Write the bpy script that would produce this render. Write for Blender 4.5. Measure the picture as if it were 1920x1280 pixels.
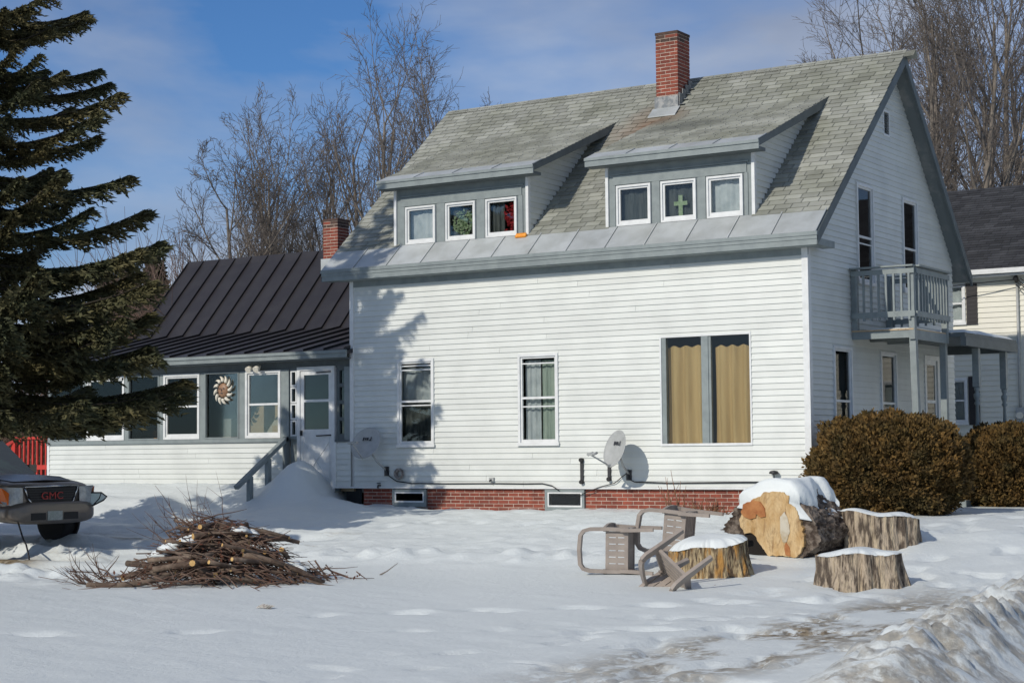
import bpy, math, random
import numpy as np
from mathutils import Vector, Matrix, noise as mnoise
for o in list(bpy.data.objects): bpy.data.objects.remove(o)
S = bpy.context.scene
COL = S.collection
random.seed(7); RNG = np.random.default_rng(7)
# ---------------------------------------------------------------- camera
cr = Vector((0.842654, 0.538372, -0.009465)); cu = Vector((0.041703, -0.047728, 0.997989)); cf = Vector((-0.536838, 0.841355, 0.062670))
cd = bpy.data.cameras.new('camera'); cam = bpy.data.objects.new('camera', cd); COL.objects.link(cam)
cd.sensor_fit = 'HORIZONTAL'; cd.sensor_width = 36; cd.lens = 62.3309; cd.clip_end = 2000; cd.clip_start = .1
m = Matrix((cr, cu, -cf)).transposed().to_4x4(); m.translation = Vector((11.645912, -27.411920, 0.616986))
cam.matrix_world = m
S.camera = cam
# ---------------------------------------------------------------- sun and sky
SUN = Vector((-.17, -.93, .58)).normalized()          # towards the sun
el = math.asin(SUN.z); az = math.atan2(SUN.x, SUN.y)
W = bpy.data.worlds.new('World'); S.world = W; W.use_nodes = True
nt = W.node_tree; nt.nodes.clear()
def N(t, kind, **kw):
    n = t.nodes.new(kind)
    for k, v in kw.items():
        if k in n.inputs: n.inputs[k].default_value = v
        else: setattr(n, k, v)
    return n
sky = N(nt, 'ShaderNodeTexSky', sky_type='NISHITA', sun_disc=False, sun_elevation=el, sun_rotation=az, air_density=1.0, dust_density=.2, ozone_density=4.0, altitude=300)
tc = N(nt, 'ShaderNodeTexCoord')
mp = N(nt, 'ShaderNodeMapping'); mp.inputs['Scale'].default_value = (1.0, 1.0, 2.6); mp.inputs['Location'].default_value = (.3, 1.35, .2)
nz = N(nt, 'ShaderNodeTexNoise', Scale=3.2, Detail=6.0, Roughness=.52, Distortion=.15)
rp = N(nt, 'ShaderNodeValToRGB'); rp.color_ramp.elements[0].position = .375; rp.color_ramp.elements[1].position = .60
rp.color_ramp.elements[1].color = (.8, .8, .8, 1)
nz2 = N(nt, 'ShaderNodeTexNoise', Scale=5.0, Detail=4.0)
rp2 = N(nt, 'ShaderNodeValToRGB'); rp2.color_ramp.elements[0].color = (5.0, 5.6, 7.0, 1); rp2.color_ramp.elements[1].color = (8.0, 8.8, 10.2, 1)
rp2.color_ramp.elements[0].position = .38; rp2.color_ramp.elements[1].position = .66
tint = N(nt, 'ShaderNodeMix', data_type='RGBA', blend_type='MULTIPLY'); tint.inputs[0].default_value = 1; tint.inputs[7].default_value = (.74, 1.10, 1.50, 1)
mx = N(nt, 'ShaderNodeMix', data_type='RGBA')
bg = N(nt, 'ShaderNodeBackground', Strength=.088)
wo = N(nt, 'ShaderNodeOutputWorld')
L = nt.links.new
L(tc.outputs['Generated'], mp.inputs[0]); L(mp.outputs[0], nz.inputs['Vector']); L(mp.outputs[0], nz2.inputs['Vector'])
L(nz.outputs[0], rp.inputs[0]); L(nz2.outputs[0], rp2.inputs[0]); L(sky.outputs[0], tint.inputs[6])
L(rp.outputs[0], mx.inputs[0]); L(tint.outputs[2], mx.inputs[6]); L(rp2.outputs[0], mx.inputs[7]); L(mx.outputs[2], bg.inputs[0]); L(bg.outputs[0], wo.inputs[0])
sd = bpy.data.lights.new('sun', 'SUN'); sd.energy = 4.3; sd.angle = math.radians(.53); sd.color = (1, .935, .83)
so = bpy.data.objects.new('sun', sd); COL.objects.link(so); so.location = (-10, -40, 40)
so.rotation_euler = SUN.to_track_quat('Z', 'Y').to_euler()
vs = S.view_settings; vs.view_transform = 'Standard'; vs.look = 'None'; vs.gamma = 1; vs.exposure = -.46; vs.use_curve_mapping = False
S.render.engine = 'CYCLES'

# ---------------------------------------------------------------- materials
def mat(name, col, rough=.6, col2=None, nscale=4, nlo=.4, nhi=.65, rand=0., bump=0., bscale=30, bdist=.02, metal=0., spec=.5, stretch=(1, 1, 1), coord='pos', detail=5):
    m = bpy.data.materials.new(name); m.use_nodes = True; t = m.node_tree; l = t.links.new
    b = t.nodes['Principled BSDF']; b.inputs['Roughness'].default_value = rough; b.inputs['Metallic'].default_value = metal
    b.inputs['Specular IOR Level'].default_value = spec
    b.inputs['Base Color'].default_value = (*col, 1)
    if coord == 'pos': g = N(t, 'ShaderNodeNewGeometry').outputs['Position']
    else: g = N(t, 'ShaderNodeTexCoord').outputs['Object']
    mp = N(t, 'ShaderNodeMapping'); mp.inputs['Scale'].default_value = stretch; l(g, mp.inputs[0]); g = mp.outputs[0]
    out = None
    if col2:
        n = N(t, 'ShaderNodeTexNoise', Scale=nscale, Detail=float(detail), Roughness=.6); l(g, n.inputs['Vector'])
        r = N(t, 'ShaderNodeValToRGB'); r.color_ramp.elements[0].position = nlo; r.color_ramp.elements[1].position = nhi
        r.color_ramp.elements[0].color = (*col, 1); r.color_ramp.elements[1].color = (*col2, 1)
        l(n.outputs[0], r.inputs[0]); out = r.outputs[0]
    if rand:
        oi = N(t, 'ShaderNodeObjectInfo'); gi = N(t, 'ShaderNodeNewGeometry')
        ad = N(t, 'ShaderNodeMath', operation='ADD'); l(oi.outputs['Random'], ad.inputs[0]); l(gi.outputs['Random Per Island'], ad.inputs[1])
        fr = N(t, 'ShaderNodeMath', operation='FRACT'); l(ad.outputs[0], fr.inputs[0])
        mr = N(t, 'ShaderNodeMapRange'); mr.inputs[3].default_value = 1 - rand; mr.inputs[4].default_value = 1 + rand * .6; l(fr.outputs[0], mr.inputs[0])
        hs = N(t, 'ShaderNodeHueSaturation'); l(mr.outputs[0], hs.inputs['Value'])
        if out: l(out, hs.inputs['Color'])
        else: hs.inputs['Color'].default_value = (*col, 1)
        out = hs.outputs[0]
    if out: l(out, b.inputs['Base Color'])
    if bump:
        n = N(t, 'ShaderNodeTexNoise', Scale=bscale, Detail=4.0); l(g, n.inputs['Vector'])
        bp = N(t, 'ShaderNodeBump', Strength=bump, Distance=bdist); l(n.outputs[0], bp.inputs['Height']); l(bp.outputs[0], b.inputs['Normal'])
    return m
def glass_mat(name, tint=(.8, .86, .86), refl=1.0):
    m = bpy.data.materials.new(name); m.use_nodes = True; t = m.node_tree; t.nodes.clear(); l = t.links.new
    o = N(t, 'ShaderNodeOutputMaterial'); a = N(t, 'ShaderNodeBsdfTransparent'); a.inputs[0].default_value = (*tint, 1)
    g = N(t, 'ShaderNodeBsdfGlossy'); g.inputs['Roughness'].default_value = .02
    f = N(t, 'ShaderNodeFresnel', IOR=1.5); mm = N(t, 'ShaderNodeMath', operation='MULTIPLY'); mm.inputs[1].default_value = 1.8 * refl
    x = N(t, 'ShaderNodeMixShader'); l(f.outputs[0], mm.inputs[0]); l(mm.outputs[0], x.inputs[0]); l(a.outputs[0], x.inputs[1]); l(g.outputs[0], x.inputs[2]); l(x.outputs[0], o.inputs[0])
    return m
MT = {}
MT['siding'] = mat('white vinyl siding', (.65, .67, .635), .45, (.575, .595, .565), 1.6, .42, .72, rand=.06)
MT['core'] = mat('wall sheathing', (.5, .5, .48), .8)
MT['white'] = mat('white trim paint', (.72, .73, .72), .4, (.63, .64, .63), 6)
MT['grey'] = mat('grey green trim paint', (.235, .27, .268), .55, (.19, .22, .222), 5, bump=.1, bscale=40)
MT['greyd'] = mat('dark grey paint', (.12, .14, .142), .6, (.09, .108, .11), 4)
MT['soffit'] = mat('weathered soffit board', (.15, .17, .17), .7, (.27, .27, .25), 2.5, .5, .72, stretch=(1, 1, 1))
MT['shingle'] = mat('grey green asphalt shingle', (.34, .345, .305), .9, (.235, .24, .195), 1.1, .36, .66, rand=.24, bump=.25, bscale=120)
MT['flash'] = mat('galvanised flashing', (.50, .525, .525), .45, (.40, .42, .41), 2.2, metal=.2, rand=.10)
MT['brick'] = mat('red brick', (.27, .065, .036), .85, (.17, .042, .028), 6, .35, .7, rand=.28, bump=.3, bscale=60)
MT['mortar'] = mat('mortar', (.56, .46, .38), .9, (.42, .32, .26), 8)
MT['soot'] = mat('sooty brick', (.10, .055, .04), .9, (.05, .035, .03), 8, rand=.2)
MT['lead'] = mat('lead flashing', (.17, .185, .195), .6, (.33, .33, .32), 9, .45, .6, metal=.3)
MT['blackroof'] = mat('black standing seam metal', (.022, .019, .021), .42, (.030, .027, .028), 2, rand=.12)
MT['glass'] = glass_mat('window glass', (.88, .90, .89), .55)
MT['glassd'] = glass_mat('storm glass', (.66, .70, .69), .55)
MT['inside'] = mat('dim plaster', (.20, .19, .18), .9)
MT['porchin'] = mat('porch plaster', (.36, .37, .37), .9, (.28, .28, .28), 1)
MT['curtain_s'] = mat('sage curtain', (.42, .48, .43), .9, (.33, .40, .36), 7, stretch=(3, 1, .3))
MT['curtain_b'] = mat('tan curtain', (.60, .42, .20), .9, (.50, .34, .15), 2, stretch=(3, 1, .3))
MT['curtain_w'] = mat('white curtain', (.62, .65, .68), .9, (.42, .46, .50), 3)
MT['curtain_d'] = mat('dark curtain', (.10, .11, .11), .9, (.05, .06, .06), 7, stretch=(3, 1, .3))
MT['curtain_o'] = mat('orange curtain', (.36, .15, .05), .9, (.2, .08, .03), 3)
MT['dishgrey'] = mat('dish grey', (.40, .41, .40), .5, (.34, .35, .34), 8)
MT['dark'] = mat('dark metal', (.03, .03, .032), .5)
MT['black'] = mat('black rubber', (.012, .012, .013), .6)
MT['bark'] = mat('tree bark', (.14, .118, .096), .95, (.25, .215, .178), 3, rand=.1, stretch=(3, 3, .6))
MT['twig'] = mat('bare twig', (.115, .097, .082), .95, (.18, .152, .13), .6)
MT['needle'] = mat('spruce needles', (.058, .064, .026), .8, (.115, .095, .034), 1.0, .40, .66, rand=.35)
MT['needle2'] = mat('far pine needles', (.055, .058, .030), .8, (.095, .075, .035), .6, rand=.3)
MT['bush'] = mat('winter brown cedar', (.15, .083, .018), .85, (.072, .052, .013), 2.2, .42, .66, rand=.45)
MT['snow'] = mat('snow', (.715, .75, .735), .55, (.67, .705, .70), 3, bump=.25, bscale=25)
MT['resin'] = mat('taupe resin', (.31, .262, .222), .5, (.25, .21, .18), 6, coord='obj')
MT['cut'] = mat('cut wood', (.56, .37, .16), .8, (.36, .19, .06), 4, .35, .7, bump=.3, bscale=50, coord='obj')
MT['heart'] = mat('orange heartwood', (.44, .19, .065), .85, (.30, .10, .03), 7, bump=.3, bscale=40)
MT['rough'] = mat('rough log bark', (.055, .038, .027), .95, (.21, .17, .135), 9, .44, .60, bump=1.0, bscale=18, bdist=.06, detail=9)
MT['red'] = mat('red deck paint', (.52, .035, .022), .5, (.40, .03, .02), 5)
MT['wood'] = mat('tan board', (.50, .38, .24), .8, (.40, .29, .18), 2)
MT['orange'] = mat('orange plastic', (.80, .27, .02), .5, (.9, .4, .05), 20)
MT['green'] = mat('green garland', (.26, .36, .20), .8, (.40, .47, .33), 20)
MT['redf'] = mat('red ribbon', (.34, .012, .02), .7, (.2, .005, .01), 20)
MT['nsiding'] = mat('cream siding', (.72, .70, .60), .5, (.66, .64, .55), 1.2, rand=.03)
MT['nroof'] = mat('charcoal shingle', (.030, .031, .035), .9, (.045, .046, .05), 3, rand=.45)
MT['shutter'] = mat('black shutter', (.02, .018, .02), .5)
MT['gold'] = mat('yellow plastic', (.70, .42, .03), .4)
MT['clay'] = mat('bronze face', (.33, .19, .11), .5, (.22, .12, .07), 25)
MT['ivory'] = mat('ivory ceramic', (.70, .66, .56), .4)

# ---------------------------------------------------------------- mesh helpers
class MB:
    def __init__(s): s.v = []; s.f = []; s.m = []; s.sm = []
    def add(s, vs, fs, mi=0, smooth=False):
        b = len(s.v); s.v += [tuple(p) for p in vs]
        for f in fs: s.f.append(tuple(i + b for i in f)); s.m.append(mi); s.sm.append(smooth)
        return s
    def box(s, x0, x1, y0, y1, z0, z1, mi=0):
        return s.add([(x0,y0,z0),(x1,y0,z0),(x1,y1,z0),(x0,y1,z0),(x0,y0,z1),(x1,y0,z1),(x1,y1,z1),(x0,y1,z1)],
              [(0,3,2,1),(4,5,6,7),(0,1,5,4),(1,2,6,5),(2,3,7,6),(3,0,4,7)], mi)
    def prism(s, poly, a, b, axis='x', mi=0):
        n = len(poly)
        P = {'x': lambda p, t: (t, p[0], p[1]), 'y': lambda p, t: (p[0], t, p[1]), 'z': lambda p, t: (p[0], p[1], t)}[axis]
        vs = [P(p, a) for p in poly] + [P(p, b) for p in poly]
        fs = [tuple(range(n)), tuple(range(2*n-1, n-1, -1))] + [(i, i+n, (i+1) % n + n, (i+1) % n) for i in range(n)]
        return s.add(vs, fs, mi)
    def beam(s, p, q, w, h, mi=0, up=(0, 0, 1)):
        p = Vector(p); q = Vector(q); d = (q-p).normalized(); u = Vector(up)
        r = d.cross(u)
        if r.length < 1e-4: r = d.cross(Vector((1, 0, 0)))
        r.normalize(); u = r.cross(d)
        vs = [c + r*(a*w/2) + u*(b*h/2) for c in (p, q) for a, b in ((-1,-1),(1,-1),(1,1),(-1,1))]
        return s.add(vs, [(0,3,2,1),(4,5,6,7),(0,1,5,4),(1,2,6,5),(2,3,7,6),(3,0,4,7)], mi)
    def tube(s, pts, rad, n=6, mi=0, caps=True, capmi=None, smooth=True):
        pts = [Vector(p) for p in pts]
        if not hasattr(rad, '__len__'): rad = [rad]*len(pts)
        vs = []; u = None
        for i, p in enumerate(pts):
            d = (pts[min(i+1, len(pts)-1)] - pts[max(i-1, 0)])
            d = d.normalized() if d.length > 1e-9 else Vector((0, 0, 1))
            if u is None:
                u = d.orthogonal().normalized()
            else:
                u = u - d*u.dot(d)
                u = u.normalized() if u.length > 1e-6 else d.orthogonal().normalized()
            w = d.cross(u)
            for k in range(n):
                a = 2*math.pi*k/n
                vs.append(p + (u*math.cos(a) + w*math.sin(a))*rad[i])
        fs = []
        for i in range(len(pts)-1):
            for k in range(n):
                a = i*n+k; b = i*n+(k+1) % n
                fs.append((a, b, b+n, a+n))
        b0 = len(s.v); s.add(vs, fs, mi, smooth)
        if caps:
            e = (len(pts)-1)*n
            s.f.append(tuple(b0+k for k in range(n-1, -1, -1))); s.m.append(mi if capmi is None else capmi); s.sm.append(False)
            s.f.append(tuple(b0+e+k for k in range(n))); s.m.append(mi if capmi is None else capmi); s.sm.append(False)
        return s
    def lathe(s, prof, c=(0, 0, 0), n=16, mi=0):
        vs = []; fs = []
        for r, z in prof:
            for k in range(n): vs.append((c[0]+r*math.cos(2*math.pi*k/n), c[1]+r*math.sin(2*math.pi*k/n), c[2]+z))
        for i in range(len(prof)-1):
            for k in range(n): fs.append((i*n+k, i*n+(k+1) % n, (i+1)*n+(k+1) % n, (i+1)*n+k))
        fs.append(tuple(range(n-1, -1, -1))); fs.append(tuple((len(prof)-1)*n+k for k in range(n)))
        return s.add(vs, fs, mi, True)
    def mesh(s, name, mats):
        me = bpy.data.meshes.new(name); me.from_pydata(s.v, [], s.f)
        for m in (mats if isinstance(mats, (list, tuple)) else [mats]): me.materials.append(m)
        me.polygons.foreach_set('material_index', s.m); me.polygons.foreach_set('use_smooth', s.sm)
        me.update(); return me
WM = {}
def world(o):
    k = o.name
    return WM.get(k, Matrix.Identity(4))
def put(name, me, parent=None, mtx=None, local=False):
    o = bpy.data.objects.new(name, me); COL.objects.link(o)
    B = mtx if mtx is not None else Matrix.Identity(4)
    if parent is not None:
        o.parent = parent
        if not local: o.matrix_parent_inverse = world(parent).inverted()
        o.matrix_basis = B
        WM[o.name] = world(parent) @ B if local else B
    else:
        o.matrix_basis = B; WM[o.name] = B
    return o
def build(b, name, mats, parent=None, mtx=None, local=False): return put(name, b.mesh(name, mats), parent, mtx, local)
def tag(o, label=None, cat=None, group=None, kind=None):
    for k, v in (('label', label), ('category', cat), ('group', group), ('kind', kind)):
        if v: o[k] = v
    return o
def thing(name, loc, label, cat, group=None, rz=0, mtx=None):
    o = bpy.data.objects.new(name, None); COL.objects.link(o); o.empty_display_size = .2
    M_ = mtx if mtx is not None else Matrix.Translation(loc) @ Matrix.Rotation(rz, 4, 'Z')
    o.matrix_basis = M_; WM[o.name] = M_
    return tag(o, label, cat, group)
def TRS(loc, rot=None, sc=(1, 1, 1)):
    r = rot if rot is not None else Matrix.Identity(4)
    return Matrix.Translation(loc) @ r @ Matrix.Diagonal((*sc, 1))
RZ = lambda a: Matrix.Rotation(a, 4, 'Z'); RX = lambda a: Matrix.Rotation(a, 4, 'X'); RY = lambda a: Matrix.Rotation(a, 4, 'Y')

# ---------------------------------------------------------------- ground
def _hash(ix, iy, s): 
    h = np.sin(ix*127.1 + iy*311.7 + s*74.7)*43758.5453
    return h - np.floor(h)
def vnoise(x, y, s=0):
    ix = np.floor(x); iy = np.floor(y); fx = x-ix; fy = y-iy
    fx = fx*fx*(3-2*fx); fy = fy*fy*(3-2*fy)
    a = _hash(ix, iy, s); b = _hash(ix+1, iy, s); c = _hash(ix, iy+1, s); d = _hash(ix+1, iy+1, s)
    return a+(b-a)*fx+(c-a)*fy+(a-b-c+d)*fx*fy
def fbm(x, y, o=4, s=0):
    r = 0; a = .5; t = 0
    for i in range(o): r = r+a*vnoise(x*2**i+i*13.7, y*2**i-i*7.3, s+i); t += a; a *= .5
    return r/t-.5
def sst(a, b, x):
    t = np.clip((x-a)/(b-a), 0, 1); return t*t*(3-2*t)
BUMPS = [ # x, y, sx, sy, h : drifts and wells
    (-10.52, -.50, .58, .72, .50), (-9.5, -.7, .8, .45, .14), (-9.9, -1.2, .6, .5, .10), (-9.6, -1.9, .8, .5, .08), (-12.6, -1.9, .9, .5, .12), (-14.6, -2.1, 1.2, .5, .20),
    (2.9, -4.2, .9, .5, .06), (1.6, -5.9, 1.3, .3, -.04), (2.95, -3.6, .3, .5, .18), (4.1, -3.2, .8, .7, .08)]
FR = random.Random(31); FEET = []
for k in range(15): FEET.append((4.4-.30*k+FR.gauss(0, .07), -8.2-.52*k*.62+(.16 if k % 2 else -.16), .05))
for k in range(22): FEET.append((-6.5+.42*k+FR.gauss(0, .1), -3.0+.5*math.sin(k*.35)+(.15 if k % 2 else -.15), .07))
for k in range(14): FEET.append((3.2+FR.gauss(0, .5), -9.5+.75*k+FR.gauss(0, .2), .045))
for k in range(12): FEET.append((-2.2+.35*k, -5.2-.1*k+(.15 if k % 2 else -.15), .05))
def gh(x, y):
    x = np.asarray(x, float); y = np.asarray(y, float)
    t = np.clip(-y/9, 0, 1)
    z = -.42-.62*t*t*(3-2*t)
    z = z + .04*sst(-7.5, -9.5, x)*sst(-1.5, 0, y)
    # drift lying against the enclosed porch
    dr = sst(-9.75, -10.5, x)*(sst(-1.7, -.05, y)*sst(-13, -12, x)+sst(-3.2, -.3, y)*sst(-12, -13, x))
    z = z + dr*(.42+.10*fbm(x*1.3, y*1.3, 3, 5))*sst(30, 20, y)
    for bx, by, sx, sy, h in BUMPS: z = z + h*np.exp(-((x-bx)/sx)**2-((y-by)/sy)**2)*(1+.25*fbm(x*2.5, y*2.5, 3, 9))
    # trampled strip before the house, ploughed crumbs, smooth lawn
    tr = sst(-7.6, -5.6, y)*sst(3.0, -.5, x)*sst(1.2, .2, y)
    z = z + tr*(.10*fbm(x*1.6, y*2.6, 4, 2)+.05*fbm(x*6, y*7, 2, 3))
    ed = np.exp(-((y+6.2-.12*(x+3))/.45)**2)*sst(2.5, -.2, x)*sst(-7.5, -4, x)
    z = z + ed*(.10+.30*np.maximum(fbm(x*3.5, y*4, 4, 4), -.1))
    # driveway with ruts on the left
    dv = sst(-5.2, -7.2, x+.35*(y+6))*sst(-9.6, -8.4, y)*sst(-2.2, -3.6, y)
    z = z + dv*(-.05+.07*np.sin(y*4.6+.5*fbm(x*.5, y*.5, 2, 8)*6)+.10*fbm(x*.8, y*4.0, 4, 6))
    cl = np.exp(-((y+9.9+.14*(x+8))/.75)**2)*sst(-5.3, -6.3, x)
    z = z + cl*(.04+.42*np.maximum(fbm(x*3.2, y*3.2, 4, 7), -.08))
    cl2 = np.exp(-((y+7.0)/.35)**2)*sst(-5.5, -7, x)
    z = z + cl2*(.08+.35*np.maximum(fbm(x*3.2, y*4, 4, 17), -.1))
    # lawn crust and footprints
    z = z + .022*fbm(x*.9-y*.25, y*.45, 3, 11) + .020*fbm(x*1.2-y*.7, y*3.2+x*1.6, 4, 12)*sst(-7, -10, y)
    fp = sst(2.0, 3.6, x)*sst(7.2, 6.0, x)*sst(8, -3, y)
    z = z + fp*(.05*fbm(x*2.6, y*1.5, 4, 14) - .05*sst(.10, .22, fbm(x*3.1, y*2.0, 2, 15)))
    path = np.exp(-((x-5.4)/1.0)**4)*sst(12, 0, y)
    z = z - .04*path
    # footprint line crossing the lawn
    ln = np.exp(-((y+14.2-.62*(x-1.0))/.16)**2)*sst(-5, -2, x)
    z = z - ln*.06*sst(-.1, .15, fbm(x*2.3, y*2.3, 2, 16))
    for fx, fy, fd in FEET: z = z - fd*np.exp(-((x-fx)/.11)**2-((y-fy)/.15)**2) + fd*.35*np.exp(-((x-fx-.05)/.2)**2-((y-fy-.22)/.12)**2)
    # ploughed bank along the road and the road bed
    cx = 7.42+.22*fbm(y*.45, y*0+3, 3, 21)
    u = x-cx
    prof = np.where(u < 0, np.exp(-(u/.62)**2), np.exp(-(u/.40)**2))
    z = z + prof*(.50+.14*fbm(x*1.1, y*1.1, 3, 22))*sst(-18.5, -15.0, y)*(1+.0*x) + prof*sst(.05, .4, prof)*(.28*fbm(x*3.0, y*3.0, 4, 23)+.34*np.abs(fbm(x*4, y*11, 3, 24))-.20*np.abs(fbm(x*5+9, y*8, 3, 25)))*sst(-18.5, -15.5, y)
    z = np.where(x > 8.3, z*(1-sst(8.3, 8.8, x))+(-1.16)*sst(8.3, 8.8, x), z)
    return z
def lines(*seg):
    r = []
    for a, b, st in seg: r += list(np.arange(a, b-1e-6, st))
    return np.array(r+[seg[-1][1]])
gx = lines((-400, -60, 34), (-60, -26, 2), (-26, -13, .2), (-13, 4, .075), (4, 9, .045), (9, 16, .5), (16, 60, 4), (60, 400, 34))
gy = lines((-80, -30, 5), (-30, -18, 1), (-18, -9, .055), (-9, 1.2, .075), (1.2, 10, .3), (10, 40, 2), (40, 700, 33))
GX, GY = np.meshgrid(gx, gy); GZ = gh(GX, GY)
def grid_mesh(name, X_, Y_, Z_, m, smooth=True):
    ny, nx = X_.shape
    me = bpy.data.meshes.new(name); n = nx*ny; me.vertices.add(n)
    me.vertices.foreach_set('co', np.stack([X_, Y_, Z_], -1).reshape(-1).astype(np.float32))
    i = np.arange(n).reshape(ny, nx); q = np.stack([i[:-1, :-1], i[:-1, 1:], i[1:, 1:], i[1:, :-1]], -1).reshape(-1)
    me.loops.add(len(q)); me.loops.foreach_set('vertex_index', q.astype(np.int32))
    me.polygons.add(len(q)//4); me.polygons.foreach_set('loop_start', np.arange(0, len(q), 4, dtype=np.int32))
    me.polygons.foreach_set('use_smooth', np.full(len(q)//4, smooth)); me.materials.append(m); me.update(calc_edges=True); me.validate()
    return me
def snow_ground():
    m = bpy.data.materials.new('snow with dirt'); m.use_nodes = True; t = m.node_tree; l = t.links.new
    b = t.nodes['Principled BSDF']; b.inputs['Roughness'].default_value = .5; b.inputs['Specular IOR Level'].default_value = .35
    g = N(t, 'ShaderNodeNewGeometry'); sp = N(t, 'ShaderNodeSeparateXYZ'); l(g.outputs['Position'], sp.inputs[0])
    def math_(op, a, bb=None, c=None):
        n = N(t, 'ShaderNodeMath', operation=op)
        for i, v in enumerate((a, bb, c)):
            if v is None: continue
            if isinstance(v, (int, float)): n.inputs[i].default_value = v
            else: l(v, n.inputs[i])
        return n.outputs[0]
    def band(v, c, w):      # soft band round c
        a = math_('ABSOLUTE', math_('SUBTRACT', v, c)); n = N(t, 'ShaderNodeMapRange', interpolation_type='SMOOTHSTEP')
        l(a, n.inputs[0]); n.inputs[1].default_value = w; n.inputs[2].default_value = w*.25; n.inputs[3].default_value = 0; n.inputs[4].default_value = 1
        return n.outputs[0]
    def noise_(sc, lo, hi, st=(1, 1, 1), det=6):
        mp = N(t, 'ShaderNodeMapping'); mp.inputs['Scale'].default_value = st; l(g.outputs['Position'], mp.inputs[0])
        n = N(t, 'ShaderNodeTexNoise', Scale=sc, Detail=float(det), Roughness=.65); l(mp.outputs[0], n.inputs['Vector'])
        r = N(t, 'ShaderNodeMapRange', interpolation_type='SMOOTHSTEP'); l(n.outputs[0], r.inputs[0]); r.inputs[1].default_value = lo; r.inputs[2].default_value = hi
        return r.outputs[0]
    x, y = sp.outputs[0], sp.outputs[1]
    path = math_('MULTIPLY', math_('MULTIPLY', band(x, 5.1, 1.05), band(y, -11.8, 6.5)), math_('MULTIPLY', noise_(.85, .425, .53, (1.5, .5, 1)), noise_(8, .36, .50, (1, .7, 1))))
    bank = math_('MULTIPLY', band(x, 7.55, 1.0), math_('MULTIPLY', noise_(2.4, .38, .56, (.7, 1.8, .7)), noise_(9, .3, .55)))
    drive = math_('MULTIPLY', math_('MULTIPLY', band(y, -5.6, 2.4), noise_(1.2, .53, .66, (.25, 2.2, 1))), math_('LESS_THAN', x, -6.2))
    duff = math_('MULTIPLY', math_('MULTIPLY', band(y, -7.9, .9), band(x, -10.5, 1.5)), noise_(3, .3, .45))
    d = math_('MAXIMUM', math_('MAXIMUM', path, math_('MULTIPLY', bank, .68)), math_('MAXIMUM', math_('MULTIPLY', drive, .75), duff))
    nn = N(t, 'ShaderNodeTexNoise', Scale=14.0, Detail=5.0); l(g.outputs['Position'], nn.inputs['Vector'])
    dirt = N(t, 'ShaderNodeValToRGB'); l(nn.outputs[0], dirt.inputs[0])
    dirt.color_ramp.elements[0].color = (.10, .075, .045, 1); dirt.color_ramp.elements[1].color = (.36, .29, .19, 1); dirt.color_ramp.elements[0].position = .35; dirt.color_ramp.elements[1].position = .65
    mx = N(t, 'ShaderNodeMix', data_type='RGBA'); l(d, mx.inputs[0]); l(dirt.outputs[0], mx.inputs[7])
    sn = N(t, 'ShaderNodeTexNoise', Scale=.5, Detail=3.0); l(g.outputs['Position'], sn.inputs['Vector'])
    sr = N(t, 'ShaderNodeValToRGB'); l(sn.outputs[0], sr.inputs[0]); sr.color_ramp.elements[0].color = (.655, .695, .685, 1); sr.color_ramp.elements[1].color = (.715, .75, .735, 1)
    l(sr.outputs[0], mx.inputs[6]); l(mx.outputs[2], b.inputs['Base Color'])
    n1 = N(t, 'ShaderNodeTexNoise', Scale=9.0, Detail=12.0, Roughness=.74); l(g.outputs['Position'], n1.inputs['Vector'])
    bp = N(t, 'ShaderNodeBump', Strength=.45, Distance=.05); l(n1.outputs[0], bp.inputs['Height']); l(bp.outputs[0], b.inputs['Normal'])
    return m
ground = put('snow_ground', grid_mesh('snow_ground', GX, GY, GZ, snow_ground())); tag(ground, 'snow covered yard with dirty trampled strip and ploughed roadside bank', 'snow', kind='structure')
rb = MB(); rb.box(8.9, 18, -80, 300, -1.3, -1.135)
road = build(rb, 'road', mat('wet asphalt', (.055, .053, .052), .45, (.12, .115, .11), 1.5, .5, .7, bump=.2, bscale=60)); tag(road, 'wet asphalt road beyond the snow bank', 'road', kind='structure')
def H(x, y): return float(gh(x, y))

# ---------------------------------------------------------------- the white house
house = thing('house', (0, 0, -.42), 'white clapboard house with two dormers, balcony and black roofed porch wing', 'house')
RS = .8667; RA = math.atan(RS)                       # main roof slope
EY, EZ, RY_, RZ_ = -.30, 4.22, 4.05, 7.99
XL, XR = -10.05, .31
BY, BZ = 7.63, 4.12                                  # rear eave
WL, WB = -9.55, 7.3
me_clap = MB(); me_clap.add([(0,0,0),(1,0,0),(1,0,1),(0,0,1),(0,-.022,0),(1,-.022,0),(1,-.004,1),(0,-.004,1)],
      [(4,5,6,7),(0,1,5,4),(3,7,6,2),(0,4,7,3),(1,2,6,5)])
me_clap = me_clap.mesh('clapboard', MT['siding'])
me_clapn = me_clap.copy(); me_clapn.materials.clear(); me_clapn.materials.append(MT['nsiding'])
def sub(iv, a, b):
    r = []
    for p, q in iv:
        if b <= p or a >= q: r.append((p, q)); continue
        if a > p: r.append((p, a))
        if b < q: r.append((b, q))
    return r
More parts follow.
